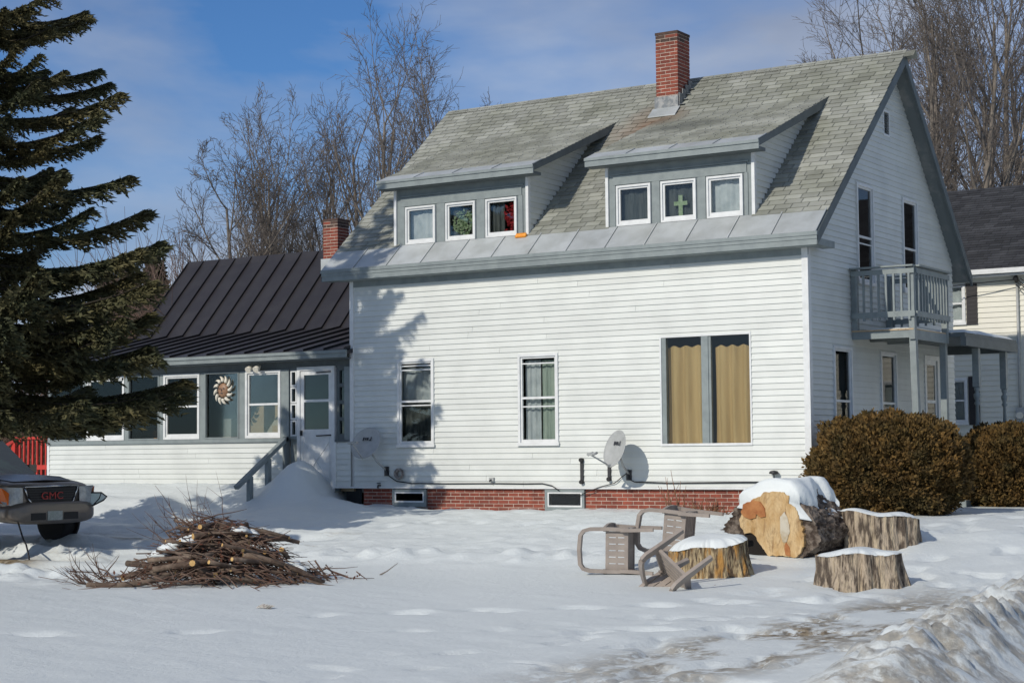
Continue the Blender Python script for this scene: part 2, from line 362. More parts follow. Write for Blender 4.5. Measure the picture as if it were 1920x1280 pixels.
def clap_wall(parent, frame, z0, z1, step, ivf, openings, core, me=me_clap, seam=True):
    """frame: matrix turning (along, out -y, z) to world; ivf(z) -> (a,b); openings (a,b,z0,z1); core: MB for the sheathing behind"""
    n = max(1, round((z1-z0)/step)); st = (z1-z0)/n
    for i in range(n):
        za, zb = z0+i*st, z0+(i+1)*st
        a, b = ivf((za+zb)/2)
        if b-a < .05: continue
        pcs = []
        iv = [(a, b)]
        for oa, ob, o0, o1 in openings:
            if o1 <= za+1e-4 or o0 >= zb-1e-4: continue
            iv = sub(iv, oa, ob)
            lo, hi = max(a, oa), min(b, ob)
            if hi-lo > .02:
                if o0 > za+.01: pcs.append((lo, hi, za, o0))
                if o1 < zb-.01: pcs.append((lo, hi, o1, zb))
        for p, q in iv:
            if q-p < .01: continue
            cuts = [p]
            if seam and q-p > 3.0: cuts.append(p+(q-p)*random.uniform(.25, .75))
            cuts.append(q)
            for k in range(len(cuts)-1): pcs.append((cuts[k]+(.004 if k else 0), cuts[k+1], za, zb))
        for p, q, c, d in pcs:
            put('clapboard', me, parent, frame @ TRS((p, 0, c), None, (q-p, 1, d-c)))
            if core is not None: core_piece(core, frame, p-.003, q+.003, c-.002, d+.002)
def core_piece(mb, frame, a, b, c, d, t=.12):
    vs = [frame @ Vector(p) for p in ((a,0.002,c),(b,0.002,c),(b,t,c),(a,t,c),(a,0.002,d),(b,0.002,d),(b,t,d),(a,t,d))]
    mb.add(vs, [(0,3,2,1),(4,5,6,7),(0,1,5,4),(1,2,6,5),(2,3,7,6),(3,0,4,7)])
FRONT = Matrix.Identity(4)
GABLE = Matrix.Rotation(math.pi/2, 4, 'Z')           # along = +y, out = +x
def roofz(y): return EZ+(y-EY)*RS if y < RY_ else RZ_-(y-RY_)*(RZ_-BZ)/(BY-RY_)

# window builder in wall coordinates -------------------------------------------------
def wmesh(frame, b, name, m, parent):
    b.v = [tuple(frame @ Vector(p)) for p in b.v]
    return build(b, name, m, parent)
def ring(b, x0, x1, z0, z1, w, y0, y1, wb=None, mi=0):
    wb = wb or w
    b.box(x0, x1, y0, y1, z1-w, z1, mi); b.box(x0, x1, y0, y1, z0, z0+wb, mi)
    b.box(x0, x0+w, y0, y1, z0+wb, z1-w, mi); b.box(x1-w, x1, y0, y1, z0+wb, z1-w, mi)
def curtain(frame, parent, x0, x1, z0, z1, y, m, waves=5, amp=.02, top=0.):
    n = 40; vs = []; fs = []
    rows = 6
    for j in range(rows+1):
        for i in range(n+1):
            u = i/n; v = j/rows
            x = x0+(x1-x0)*u
            vs.append((x, y+amp*math.sin(u*waves*6.283+.6*math.sin(v*3))*(1-.35*v)+.006*math.sin(u*37), z0+(z1-z0)*v-top*(1-abs(math.sin(u*waves*3.14)))*(v == 1)))
    for j in range(rows):
        for i in range(n):
            a = j*(n+1)+i; fs.append((a, a+1, a+n+2, a+n+1))
    b = MB(); b.add(vs, fs, 0, True)
    return wmesh(frame, b, 'curtain', m, parent)
def window(frame, x0, x1, z0, z1, outer='white', double=True, trim=.045, sill=True, cur=None, mid=.52, rails=(), glass='glass', fm=None, label=None, sash=True):
    b = MB(); ring(b, x0, x1, z0, z1, trim, -.045, .07)
    if sill: b.box(x0-.02, x1+.02, -.06, -.046, z0-.01, z0+.05)
    w = wmesh(frame, b, 'window', fm or MT[outer], house)
    if label: w['label'] = label
    a, c, d, e = x0+trim, x1-trim, z0+trim, z1-trim
    if sash:
        s = MB(); ring(s, a, c, d, e, .035, -.015, .03, .06)
        if double:
            zm = d+(e-d)*mid; s.box(a+.035, c-.035, -.018, .028, zm-.02, zm+.02)
        for r in rails:
            zr = d+(e-d)*r; s.box(a+.035, c-.035, -.010, .02, zr-.011, zr+.011)
        wmesh(frame, s, 'sash', MT['white'], w)
    p = MB(); 
    if double:
        zm = d+(e-d)*mid
        for lo, hi in ((d, zm), (zm, e)):
            p = MB(); p.box(a+.01, c-.01, .005, .009, lo+.01, hi-.01); wmesh(frame, p, 'pane', MT[glass], w)
    else:
        p.box(a+.01, c-.01, .005, .009, d+.01, e-.01); wmesh(frame, p, 'pane', MT[glass], w)
    if cur:
        for q in cur:
            m, u0, u1, v0, v1, wv = q
            curtain(frame, w, a+(c-a)*u0, a+(c-a)*u1, d+(e-d)*v0, d+(e-d)*v1, .10, MT[m], wv)
    return w
# front wall -------------------------------------------------------------------------
front_open = [(-8.437, -7.586, .752, 2.409), (-5.703, -4.850, .752, 2.409), (-2.781, -1.041, .711, 2.618)]
core = MB()
wf = build(MB().box(WL+.02, -.02, .125, .135, -.0, .02), 'front_wall', MT['core'], house)
clap_wall(wf, FRONT, 0, 4.0, .1025, lambda z: (WL+.06, -.09), front_open, core)
clap_wall(wf, FRONT, 0, .86, .1025, lambda z: (-9.93, WL-.03), [], core, seam=False)
core.box(WL, WL+.06, .002, .12, 0, 4.2); core.box(-.09, -.002, .002, .12, 0, 4.2); core.box(WL, 0, .002, .12, 4.0, 4.25)
build(core, 'sheathing', MT['core'], wf)
for x0, x1, z0, z1 in ((WL-.03, WL+.06, .86, 4.0), (-.09, .022, -.02, 4.0)):
    build(MB().box(x0, x1, -.034, -.001, z0, z1), 'corner_board', MT['white'], wf)
build(MB().box(-10.02, -9.93, -.034, -.001, -.02, .86), 'corner_board', MT['white'], wf)
build(MB().box(-10.02, .02, -.036, -.001, -.035, -.002), 'drip_board', MT['white'], wf)
build(MB().box(-.001, .022, .001, .09, -.02, 4.0), 'corner_board', MT['white'], wf)
window(FRONT, *front_open[0], cur=[('curtain_w', 0, 1, .5, .93, 4), ('curtain_d', 0, 1, 0, .5, 5)], rails=(.90, .47, .95), label='front window with pale curtain above and dark curtain below')
window(FRONT, *front_open[1], cur=[('curtain_w', .05, .5, 0, .96, 2.6), ('curtain_s', .52, .96, 0, .96, 2.3)], rails=(.42, .92), label='front window with pale parted curtains')
x0, x1, z0, z1 = front_open[2]
b = MB(); ring(b, x0, x1, z0, z1, .03, -.03, .06, .04)
pw = build(b, 'window', MT['white'], house); pw['label'] = 'large two pane picture window with tan curtains'
xm = -1.915
b = MB(); b.box(x0+.03, x0+.115, -.012, .06, z0+.04, z1-.03); b.box(xm-.065, xm+.065, -.02, .06, z0+.04, z1-.03); b.box(xm+.065, xm+.11, -.004, .05, z0+.04, z1-.03); build(b, 'mullion', MT['grey'], pw)
for a, c in ((x0+.10, xm-.06), (xm+.06, x1-.03)):
    build(MB().box(a, c, .008, .012, z0+.04, z1-.03), 'pane', MT['glass'], pw)
curtain(FRONT, pw, x0+.10, xm+.02, z0+.02, z1-.17, .10, MT['curtain_b'], 3.4, .04, .04)
curtain(FRONT, pw, xm+.15, x1-.01, z0+.02, z1-.19, .10, MT['curtain_b'], 3.4, .04, .04)
# gable wall ------------------------------------------------------------------------
gopen = [(2.19, 3.0, 3.55, 5.35), (4.49, 5.31, 3.55, 5.35), (.99, 1.81, .62, 2.39), (3.19, 4.0, .62, 2.39), (5.53, 6.35, -.1, 2.42), (3.63, 3.96, 6.40, 6.89)]
def giv(z):
    if z < 4.05: return (.09, WB)
    a = EY+(z+.12-EZ)/RS; b_ = RY_+(RZ_-z-.12)/((RZ_-BZ)/(BY-RY_)); return (max(a, .09), min(b_, WB))
core = MB()
wg = build(MB().box(-.135, -.125, .14, WB, 0, .02), 'gable_wall', MT['core'], house)
clap_wall(wg, GABLE, -.02, 7.75, .1025, giv, gopen, core, seam=False)
build(core, 'sheathing', MT['core'], wg)
for i, (x0, x1, z0, z1) in enumerate(gopen[:4]):
    window(GABLE, x0, x1, z0, z1, cur=[('curtain_d', 0, 1, 0, 1, 4)] if i != 3 else [('curtain_o', 0, .6, .35, 1, 2), ('curtain_d', .6, 1, 0, 1, 2)], rails=(.40,) if i in (0, 3) else (), mid=.47, glass='glassd')
b = MB(); b.box(3.63, 3.96, -.02, .05, 6.40, 6.44); b.box(3.63, 3.96, -.02, .05, 6.85, 6.89); b.box(3.63, 3.67, -.02, .05, 6.44, 6.85); b.box(3.92, 3.96, -.02, .05, 6.44, 6.85)
gv = wmesh(GABLE, b, 'gable_vent', MT['white'], house)
for i in range(8):
    b = MB(); z = 6.45+i*.05; b.add([(3.67,-.012,z),(3.92,-.012,z),(3.92,.03,z+.045),(3.67,.03,z+.045),(3.67,-.012,z+.008),(3.92,-.012,z+.008),(3.92,.03,z+.053),(3.67,.03,z+.053)], [(0,1,2,3),(4,7,6,5),(0,4,5,1),(1,5,6,2),(2,6,7,3),(3,7,4,0)])
    wmesh(GABLE, b, 'slat', MT['greyd'], gv)
# side door
b = MB(); ring(b, 5.53, 6.35, -.1, 2.42, .09, -.03, .06, .03); sdoor = wmesh(GABLE, b, 'door', MT['white'], house)
b = MB(); b.box(5.62, 6.26, 0, .03, -.07, .75); ring(b, 5.62, 6.26, .75, 2.33, .09, 0, .03); b.box(5.71, 6.17, 0, .03, 1.5, 1.56); wmesh(GABLE, b, 'door_panel', MT['white'], sdoor)
b = MB(); b.box(5.70, 6.18, .012, .016, .83, 2.25); wmesh(GABLE, b, 'pane', MT['glassd'], sdoor)
# remaining walls, floors -------------------------------------------------------------
b = MB(); b.box(WL, 0, WB-.12, WB, -.02, 4.2); b.prism([(.13, -.02), (WB-.13, -.02), (WB-.13, 4.1), (RY_, 7.8), (.13, 4.4)], WL, WL+.12, 'x')
build(b, 'rear_wall', MT['siding'], house)
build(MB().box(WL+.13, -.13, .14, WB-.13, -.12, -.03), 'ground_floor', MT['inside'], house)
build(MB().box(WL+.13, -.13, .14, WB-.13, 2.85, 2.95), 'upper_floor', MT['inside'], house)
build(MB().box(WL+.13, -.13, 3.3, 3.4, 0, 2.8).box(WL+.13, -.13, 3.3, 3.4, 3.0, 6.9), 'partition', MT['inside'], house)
# foundation: bricks ------------------------------------------------------------------
fo = MB(); bw = [(-8.60, -7.79, -.38, -.05), (-5.18, -4.335, -.44, -.04)]
segs = [(-9.30, -8.60), (-7.79, -5.18), (-4.335, -.0)]
for a, c in segs: fo.box(a, c, .039, .25, -.75, -.03)
for a, c, z0, z1 in bw: fo.box(a, c, .055, .25, -.75, z0)
fo.box(-.25, -.055, .25, WB, -.75, -.03); fo.box(WL, -.25, WB-.2, WB, -.75, -.03); fo.box(WL, WL+.2, .3, WB-.2, -.75, -.03)
fnd = build(fo, 'foundation', MT['mortar'], house)
bm_ = MB().box(0, .2, -.02, .04, 0, .054); me_brick = bm_.mesh('brick', MT['brick'])
me_bricks = MB().box(0, .2, -.02, .04, 0, .056).mesh('brick', MT['soot'])
for r in range(8):
    z = -.105-r*.067
    for a, c in segs:
        x = a - (.105 if r % 2 else 0)
        while x < c-.02:
            p, q = max(x, a), min(x+.2, c)
            if q-p > .03: put('brick', me_brick, fnd, TRS((p, .052+random.uniform(-.003, .003), z), None, ((q-p)/.2, 1, 1)))
            x += .214
for a, c, z0, z1 in bw:
    b = MB(); ring(b, a+.01, c-.01, z0, z1, .05, -.01, .05); b.box(a+.06, c-.06, -.005, .05, z0+.05, z0+.08)
    w = build(b, 'basement_window', MT['grey'], house)
    b = MB(); ring(b, a+.06, c-.06, z0+.08, z1-.05, .03, .0, .03); build(b, 'sash', MT['white'], w)
    build(MB().box(a+.08, c-.08, .012, .016, z0+.1, z1-.07), 'pane', MT['glassd'], w)
build(MB().box(-9.93, -9.30, .3, .32, -.75, -.05), 'crawl_space_board', MT['dark'], house)
def stain(m, c, r, col):
    t = m.node_tree; l = t.links.new; B = t.nodes['Principled BSDF']; src = B.inputs['Base Color'].links[0].from_socket
    g = N(t, 'ShaderNodeNewGeometry'); d = N(t, 'ShaderNodeVectorMath', operation='SUBTRACT'); l(g.outputs['Position'], d.inputs[0]); d.inputs[1].default_value = c
    k = N(t, 'ShaderNodeVectorMath', operation='MULTIPLY'); l(d.outputs[0], k.inputs[0]); k.inputs[1].default_value = (1/r[0], 1/r[1], 1/r[2])
    ln = N(t, 'ShaderNodeVectorMath', operation='LENGTH'); l(k.outputs[0], ln.inputs[0])
    n = N(t, 'ShaderNodeTexNoise', Scale=2.2, Detail=5.0); l(g.outputs['Position'], n.inputs['Vector'])
    ad = N(t, 'ShaderNodeMath', operation='ADD'); l(ln.outputs['Value'], ad.inputs[0]); l(n.outputs[0], ad.inputs[1])
    mr = N(t, 'ShaderNodeMapRange'); l(ad.outputs[0], mr.inputs[0]); mr.inputs[1].default_value = 1.5; mr.inputs[2].default_value = .6; mr.inputs[3].default_value = 0; mr.inputs[4].default_value = .8
    x = N(t, 'ShaderNodeMix', data_type='RGBA'); l(mr.outputs[0], x.inputs[0]); l(src, x.inputs[6]); x.inputs[7].default_value = (*col, 1); l(x.outputs[2], B.inputs['Base Color'])
stain(MT['shingle'], (-4.45, 2.75, 6.85), (.95, 1.0, .9), (.20, .11, .06)); stain(MT['shingle'], (-3.2, 1.9, 6.6), (1.2, .7, .5), (.12, .125, .11))
# main roof ----------------------------------------------------------------------------
T = .10
rb = MB()
sl = (RZ_-BZ)/(BY-RY_)
f_poly = [(EY, EZ-.02), (RY_, RZ_-.02), (RY_, RZ_-.02-T*1.3), (EY, EZ-.02-T*1.3)]
fz_ = lambda y: EZ-.02+(y-EY)*RS
def slab(xa, xb, ya, yb): rb.prism([(ya, fz_(ya)), (yb, fz_(yb)), (yb, fz_(yb)-T*1.3), (ya, fz_(ya)-T*1.3)], xa, xb, 'x')
edges = [XL, -8.60, -5.61, -3.89, -1.05, XR]
for i in range(5):
    if i % 2: slab(edges[i], edges[i+1], EY, .24); slab(edges[i], edges[i+1], 2.9, RY_)
    else: slab(edges[i], edges[i+1], EY, RY_)
rb.prism([(RY_, RZ_-.02), (BY, BZ-.02), (BY, BZ-.02-T*1.3), (RY_, RZ_-.02-T*1.3)], XL, XR, 'x')
roof = build(rb, 'roof', MT['soffit'], house)
for xa, xb in ((XR-.03, XR+.012), (XL-.012, XL+.03)):
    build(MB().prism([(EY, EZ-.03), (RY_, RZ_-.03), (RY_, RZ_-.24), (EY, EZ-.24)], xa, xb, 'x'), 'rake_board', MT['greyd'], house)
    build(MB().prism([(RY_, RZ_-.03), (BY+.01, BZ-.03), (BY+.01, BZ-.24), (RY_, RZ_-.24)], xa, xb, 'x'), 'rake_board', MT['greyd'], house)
b = MB(); b.box(XL+.35, XR-.032, EY+.02, -.03, 3.975, 4.0)
build(b, 'soffit', MT['grey'], house)
b = MB(); b.box(XL, XR+.015, EY-.045, EY, 4.14, 4.205); b.box(XL+.02, XR, EY-.02, EY+.02, 3.985, 4.14); b.box(XL+.01, XR+.008, EY-.032, EY-.02, 4.08, 4.14)
b.box(XR-.22, XR-.002, EY+.021, .45, 3.99, 4.10); b.box(XL, XL+.3, EY+.021, .0, 3.99, 4.10)
build(b, 'fascia', MT['grey'], house)
build(MB().box(WL-.03, .024, -.03, -.001, 3.86, 3.975), 'frieze_board', MT['grey'], house)
# dormers --------------------------------------------------------------------------------
DF = .20; DS = .397; DEY, DEZ = -.10, 5.87
dz = lambda y: DEZ+(y-DEY)*DS
rz = lambda y: EZ+(y-EY)*RS
DORM = [(-8.63, -5.58, -8.83, -5.28, [(-8.365, -7.666), (-7.425, -6.748), (-6.512, -5.821)]), (-3.92, -1.02, -4.18, -.79, [(-3.708, -3.018), (-2.814, -2.125), (-1.916, -1.23)])]
me_sh = MB(); me_sh.add([(0,0,0),(1,0,0),(1,1,0),(0,1,0),(0,0,.020),(1,0,.020),(1,1,.003),(0,1,.003)], [(4,5,6,7),(0,1,5,4),(0,4,7,3),(1,2,6,5)])
me_sh = me_sh.mesh('shingle', MT['shingle'])
YJ = (DEZ-DEY*DS-EZ+EY*RS)/(RS-DS)
CUR = [[('curtain_w', 0, 1, 0, .95, 1.3)], [('curtain_d', 0, 1, 0, 1, 3)], [('curtain_d', 0, .5, 0, 1, 3)], [('curtain_d', 0, 1, 0, 1, 2)], [('curtain_d', 0, 1, 0, 1, 3)], [('curtain_w', 0, 1, 0, 1, 1.5)]]
ci = 0
for a, c, ra, rc_, wins in DORM:
    fz = rz(DF)-.02; tz = dz(DF)-.10
    ops = [(w0, w1, 4.635, 5.36) for w0, w1 in wins]
    b = MB(); zt, zb = 5.36, 4.635
    FD = Matrix.Translation((0, DF, 0))
    xs = [a] + [v for w in wins for v in w] + [c]
    for i in range(0, len(xs), 2): b.box(xs[i], xs[i+1], DF, DF+.08, zb, zt)
    b.box(a, c, DF, DF+.08, zt, tz); b.box(a, c, DF, DF+.08, fz-.1, zb)
    d = build(b, 'dormer', MT['grey'], house)
    b = MB(); b.box(a+.14, c-.14, DF-.022, DF-.001, zt+.02, zt+.19); b.box(a+.10, c-.10, DF-.03, DF-.001, zt+.20, zt+.225)
    for i in range(0, len(xs), 2):
        lo, hi = xs[i]+(.12 if i == 0 else .03), xs[i+1]-(.12 if i == 6 else .03)
        if hi-lo > .05: b.box(lo, hi, DF-.018, DF-.001, zb-.03, zt+.018)
    b.box(a+.02, c-.02, DF-.028, DF-.001, fz, zb-.032)
    build(b, 'face_board', MT['grey'], d)
    for xx in (a-.012, c-.045): build(MB().box(xx, xx+.057, DF-.035, DF-.0005, fz-.02, tz+.03), 'corner_board', MT['white'], d)
    build(MB().box(c+.0005, c+.014, DF-.034, DF+.06, fz-.02, tz+.03), 'corner_board', MT['white'], d)
    core = MB()
    # cheeks, clapboarded
    for side, xx in ((1, c), (-1, a)):
        fr = Matrix.Translation((xx, 0, 0)) @ (GABLE if side > 0 else Matrix.Rotation(-math.pi/2, 4, 'Z'))
        def civ(z):
            lo = max(DF+.03, DEY+(z+.13-DEZ)/DS); hi = EY+(z-EZ)/RS
            return (lo, hi) if side > 0 else (-hi, -lo)
        clap_wall(d, fr, rz(DF)-.02, 7.0, .1025, civ, [], core, seam=False)
    build(core, 'sheathing', MT['core'], d)
    for w0, w1 in wins:
        window(FD, w0, w1, 4.635, 5.36, double=False, trim=.035, sill=False, cur=CUR[ci]); ci += 1
    # dormer roof
    b = MB(); b.prism([(DEY, DEZ), (YJ, dz(YJ)), (YJ, dz(YJ)-.16), (DEY, DEZ-.11)], ra, rc_, 'x')
    b.box(ra, rc_, DEY+.02, DF-.04, DEZ-.17, DEZ-.115)
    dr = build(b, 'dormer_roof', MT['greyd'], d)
    b = MB(); b.box(ra-.005, rc_+.005, DEY-.025, DEY, DEZ-.16, DEZ-.03); b.box(ra-.01, rc_+.01, DEY-.045, DEY-.025, DEZ-.055, DEZ-.005)
    build(b, 'fascia', MT['grey'], d)
    ang = math.atan(DS); n = 4 if ra < -5 else 4; w_ = (rc_-ra)/n
    for i in range(n):
        b = MB(); b.box(ra+i*w_, ra+(i+1)*w_-.012, -.03, .36, .004, .010); b.box(ra+(i+1)*w_-.022, ra+(i+1)*w_-.006, -.03, .36, .0101, .024)
        build(b, 'flashing_panel', MT['flash'], d, Matrix.Translation((0, DEY, DEZ)) @ RX(ang))
    sb = MB(); row = 0; s = .345; smax = (YJ-DEY)/math.cos(ang)
    Mx = Matrix.Translation((0, DEY, DEZ)) @ RX(ang)
    while s < smax:
        x = ra-random.uniform(0, .3)
        while x < rc_:
            w = .31; p, q = max(x, ra), min(x+w-.014, rc_)
            if q-p > .02:
                vs = [(p,s,.006),(q,s,.006),(q,s+.15,.002),(p,s+.15,.002),(p,s,.018),(q,s,.018),(q,s+.155,.005),(p,s+.155,.005)]
                sb.add([Mx @ Vector(v) for v in vs], [(4,5,6,7),(0,1,5,4),(0,4,7,3),(1,2,6,5)])
            x += w
        s += .142
    tag(build(sb, 'shingles', MT['shingle'], d), kind='stuff')
# eave flashing panels
n = 13; w_ = (XR-XL)/n
for i in range(n):
    b = MB(); L_ = .62; b.box(XL+i*w_, XL+(i+1)*w_-.014, -.05, L_, -.006, .006); b.box(XL+(i+1)*w_-.026, XL+(i+1)*w_-.006, -.05, L_, .0061, .022)
    build(b, 'flashing_panel', MT['flash'], roof, Matrix.Translation((0, EY, EZ)) @ RX(RA))
# main roof shingles: nearest as pieces, the rest one part
cand = []; s = .58; row = 0; smax = (RY_-EY)/math.cos(RA)
while s < smax-.02:
    x = XL-(.155 if row % 2 else 0)-random.choice((0, .1))
    yy = EY+s*math.cos(RA)
    while x < XR:
        p, q = max(x, XL), min(x+.297, XR+.02)
        if q-p > .02:
            hid = any(a+.05 < p and q < c-.05 and DF-.1 < yy < YJ-.15 for a, c, _, _, _ in DORM)
            if not hid: cand.append((p, q, s))
        x += .31
    s += .142; row += 1
Mx = Matrix.Translation((0, EY, EZ)) @ RX(RA)
cand.sort(key=lambda t: -t[0])
for p, q, s in cand[:300]:
    put('shingle', me_sh, roof, Mx @ TRS((p, s, -.004+random.uniform(0, .002)), None, (q-p, .165, 1)))
sb = MB()
for p, q, s in cand[300:]:
    vs = [(p,s,-.01),(q,s,-.01),(q,s+.16,-.01),(p,s+.16,-.01),(p,s,.016),(q,s,.016),(q,s+.165,-.002),(p,s+.165,-.002)]
    sb.add([Mx @ Vector(v) for v in vs], [(4,5,6,7),(0,1,5,4),(0,4,7,3),(1,2,6,5)])
tag(build(sb, 'shingles', MT['shingle'], roof), kind='stuff')
me_cap = MB(); me_cap.add([(0,-.13,-.115),(0,0,.012),(0,.13,-.125),(.32,-.13,-.108),(.32,0,.019),(.32,.13,-.118)], [(0,3,4,1),(1,4,5,2),(3,0,1,4),(0,1,2)]); me_cap = me_cap.mesh('ridge_cap', MT['shingle'])
x = XL
while x < XR-.05: put('ridge_cap', me_cap, roof, TRS((x, RY_, RZ_))); x += .25
build(MB().prism([(RY_, RZ_), (BY, BZ), (BY, BZ-.018), (RY_, RZ_-.018)], XL, XR, 'x'), 'rear_shingles', MT['shingle'], roof)
# chimneys ---------------------------------------------------------------------------------
def chimney(x0, x1, y0, y1, z0, z1, label):
    c = build(MB().box(x0+.006, x1-.006, y0+.006, y1-.006, z0, z1-.03).box(x0-.01, x1+.01, y0-.01, y1+.01, z1-.05, z1, 1), 'chimney', [MT['mortar'], MT['soot']], house)
    c['label'] = label
    h = .071; r = 0; z = z1-.05-h
    while z > z0:
        for fr, ln in ((Matrix.Translation((x0, y0+.02, z)), x1-x0), (Matrix.Translation((x1-.02, y0, z)) @ GABLE, y1-y0), (Matrix.Translation((x0+.02, y1, z)) @ Matrix.Rotation(-math.pi/2, 4, 'Z'), y1-y0)):
            u = -.105 if r % 2 else 0
            while u < ln-.01:
                p, q = max(u, 0), min(u+.2, ln)
                if q-p > .02: put('brick', me_bricks if r < 2 and random.random() < .8 else me_brick, c, fr @ TRS((p, random.uniform(-.003, .003), 0), None, ((q-p)/.2, 1, 1.02)))
                u += .212
        z -= h; r += 1
    return c
ch = chimney(-4.51, -4.03, 3.28, 3.80, 7.0, 8.85, 'tall red brick chimney at the ridge')
zc = rz(3.28)
b = MB(); b.box(-4.53, -4.01, 3.235, 3.255, zc-.05, zc+.24); build(b, 'apron_flashing', MT['lead'], ch)
b = MB(); b.add([(-4.57,3.235,zc-.035+.03),(-3.97,3.235,zc+.0),(-3.97,3.02,zc-.195),(-4.57,3.02,zc-.195),(-4.57,3.235,zc+.01),(-3.97,3.235,zc+.02),(-3.97,3.02,zc-.175),(-4.57,3.02,zc-.175)], [(4,5,6,7),(2,3,7,6),(1,2,6,5),(3,0,4,7)]); build(b, 'foot_flashing', MT['flash'], ch)
for i in range(4):
    y = 3.27+i*.14; zz = rz(y); b = MB(); b.box(-4.012, -3.995, y, y+.15, zz-.02, zz+.30-.02*i); b.box(-3.995, -3.90, y, y+.15, zz+.06, zz+.068); build(b, 'step_flashing', MT['lead'], ch)
ch2 = chimney(-13.61, -13.19, 4.2, 4.62, 4.4, 5.97, 'short red brick chimney at the black roof ridge')
b = MB(); b.box(-13.64, -13.16, 4.15, 4.17, 4.75, 5.06); build(b, 'apron_flashing', MT['flash'], ch2)
# porch wing with black standing seam roof ---------------------------------------------------
PX0, PX1 = -18.05, WL
PY = .10
P = [(-.22, 2.655), (2.9, 3.355), (4.73, 5.31)]
pr_ = MB(); pr_.prism([(P[0][0], P[0][1]-.03), (P[1][0], P[1][1]-.03), (P[2][0], P[2][1]-.03), (6.56, 3.33), (6.56, 3.25), (P[2][0], P[2][1]-.13), (P[1][0], P[1][1]-.11), (P[0][0], P[0][1]-.10)], -18.22, WL-.13, 'x')
pr_.prism([(P[0][0], P[0][1]-.03), (-.002-.03, P[0][1]+.02), (-.032, P[0][1]-.06), (P[0][0], P[0][1]-.10)], WL-.13, WL+.05, 'x')
wroof = build(pr_, 'wing_roof', MT['blackroof'], house)
nseam = 17; w_ = (WL-.003+18.22)/nseam
for k, (a, c) in enumerate(((P[0], P[1]), (P[1], P[2]))):
    ang = math.atan2(c[1]-a[1], c[0]-a[0]); ln = math.hypot(c[0]-a[0], c[1]-a[1])
    for i in range(nseam):
        b = MB(); x = -18.22+i*w_
        b.box(x, x+w_-.004, 0, ln, -.02, .0); b.box(x+w_-.022, x+w_-.004, .0, ln, .0005, .042)
        if i == 0: b.box(x, x+.018, 0, ln, .0005, .042)
        build(b, 'roof_panel', MT['blackroof'], wroof, Matrix.Translation((0, a[0], a[1]+.004)) @ RX(ang))
build(MB().prism([(4.60, 5.18), (4.73, 5.345), (4.86, 5.18), (4.86, 5.15), (4.73, 5.31), (4.60, 5.15)], -18.24, WL-.01, 'x'), 'ridge_cap', MT['blackroof'], wroof)
build(MB().box(-18.22, WL+.055, -.26, -.225, 2.50, 2.645).box(-18.22, WL+.055, -.285, -.262, 2.585, 2.645), 'fascia', MT['grey'], house).name = 'porch_fascia'
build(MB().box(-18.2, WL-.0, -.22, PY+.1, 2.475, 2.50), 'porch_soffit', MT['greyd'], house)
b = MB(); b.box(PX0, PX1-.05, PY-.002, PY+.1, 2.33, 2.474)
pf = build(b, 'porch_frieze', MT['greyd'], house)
# low clapboarded wall
pwl = build(MB().box(PX0+.02, -11.42, PY+.125, PY+.13, -.05, .0), 'porch_wall', MT['core'], house)
FP = Matrix.Translation((0, PY, 0)); core = MB()
clap_wall(pwl, FP, -.06, .88, .1045, lambda z: (PX0+.04, -11.30), [], core)
build(core, 'sheathing', MT['core'], pwl)
build(MB().box(PX0-.03, PX0+.04, PY-.026, PY-.001, -.06, .88), 'corner_board', MT['white'], pwl)
build(MB().box(PX0-.03, -11.25, PY-.05, PY+.1, .882, .96), 'porch_sill', MT['grey'], house)
build(MB().box(PX0-.01, PX0+.1, PY+.13, 6.5, -.06, 2.6).box(PX0+.1, WL-.15, 3.0, 3.1, -.06, 3.2), 'porch_inner_wall', MT['porchin'], house)
build(MB().box(PX0+.1, WL-.15, .25, 3.0, -.10, -.05), 'porch_floor', MT['wood'], house)
build(MB().box(PX0, WL-.15, 6.3, 6.4, -.06, 3.3).prism([(3.1, -.06), (6.3, -.06), (6.3, 3.3), (4.73, 5.1), (3.1, 3.4)], PX0+.1, PX0+.2, 'x'), 'wing_rear_wall', MT['siding'], house)
# posts between windows
PW = [(-18.0, -16.93, 'f'), (-16.85, -15.73, 'w'), (-15.62, -14.72, 'f'), (-14.59, -13.58, 'w'), (-13.435, -12.506, 'f'), (-12.335, -11.408, 'w')]
xs = [PX0-.01] + [v for w in PW for v in w[:2]] + [-11.20]
for i in range(0, len(xs), 2): build(MB().box(xs[i], xs[i+1], PY-.03, PY+.08, .961, 2.329), 'porch_post', MT['grey'], house)
for a, c, k in PW:
    if k == 'w': window(FP, a, c, .965, 2.325, trim=.05, sill=False, mid=.5)
    else: window(FP, a, c, .965, 2.325, double=False, trim=.028, sill=False, fm=MT['grey'], sash=False)
# storm door between side lights
b = MB(); ring(b, -10.985, -10.035, -.1, 2.36, .075, PY-.04, PY+.08, .03)
door = build(b, 'door', MT['white'], house); door['label'] = 'white storm door with two panes and crossbuck panel'
b = MB(); a, c = -10.908, -10.112
b.box(a, c, PY-.015, PY+.03, -.07, 1.03); ring(b, a, c, 1.03, 2.283, .085, PY-.015, PY+.03, .09); b.box(a+.085, c-.085, PY-.015, PY+.03, 1.66, 1.71)
build(b, 'door_leaf', MT['white'], door)
b = MB(); b.box(a+.07, c-.07, PY+.005, PY+.010, 1.10, 2.22); build(b, 'pane', MT['glassd'], door)
b = MB(); yy = PY-.018
for p, q in (((a+.08, .12), (c-.08, .86)), ((a+.08, .86), (c-.08, .12))): b.beam((p[0], yy, p[1]), (q[0], yy-.002 if p[1] > .5 else yy, q[1]), .012, .02, up=(0, 1, 0))
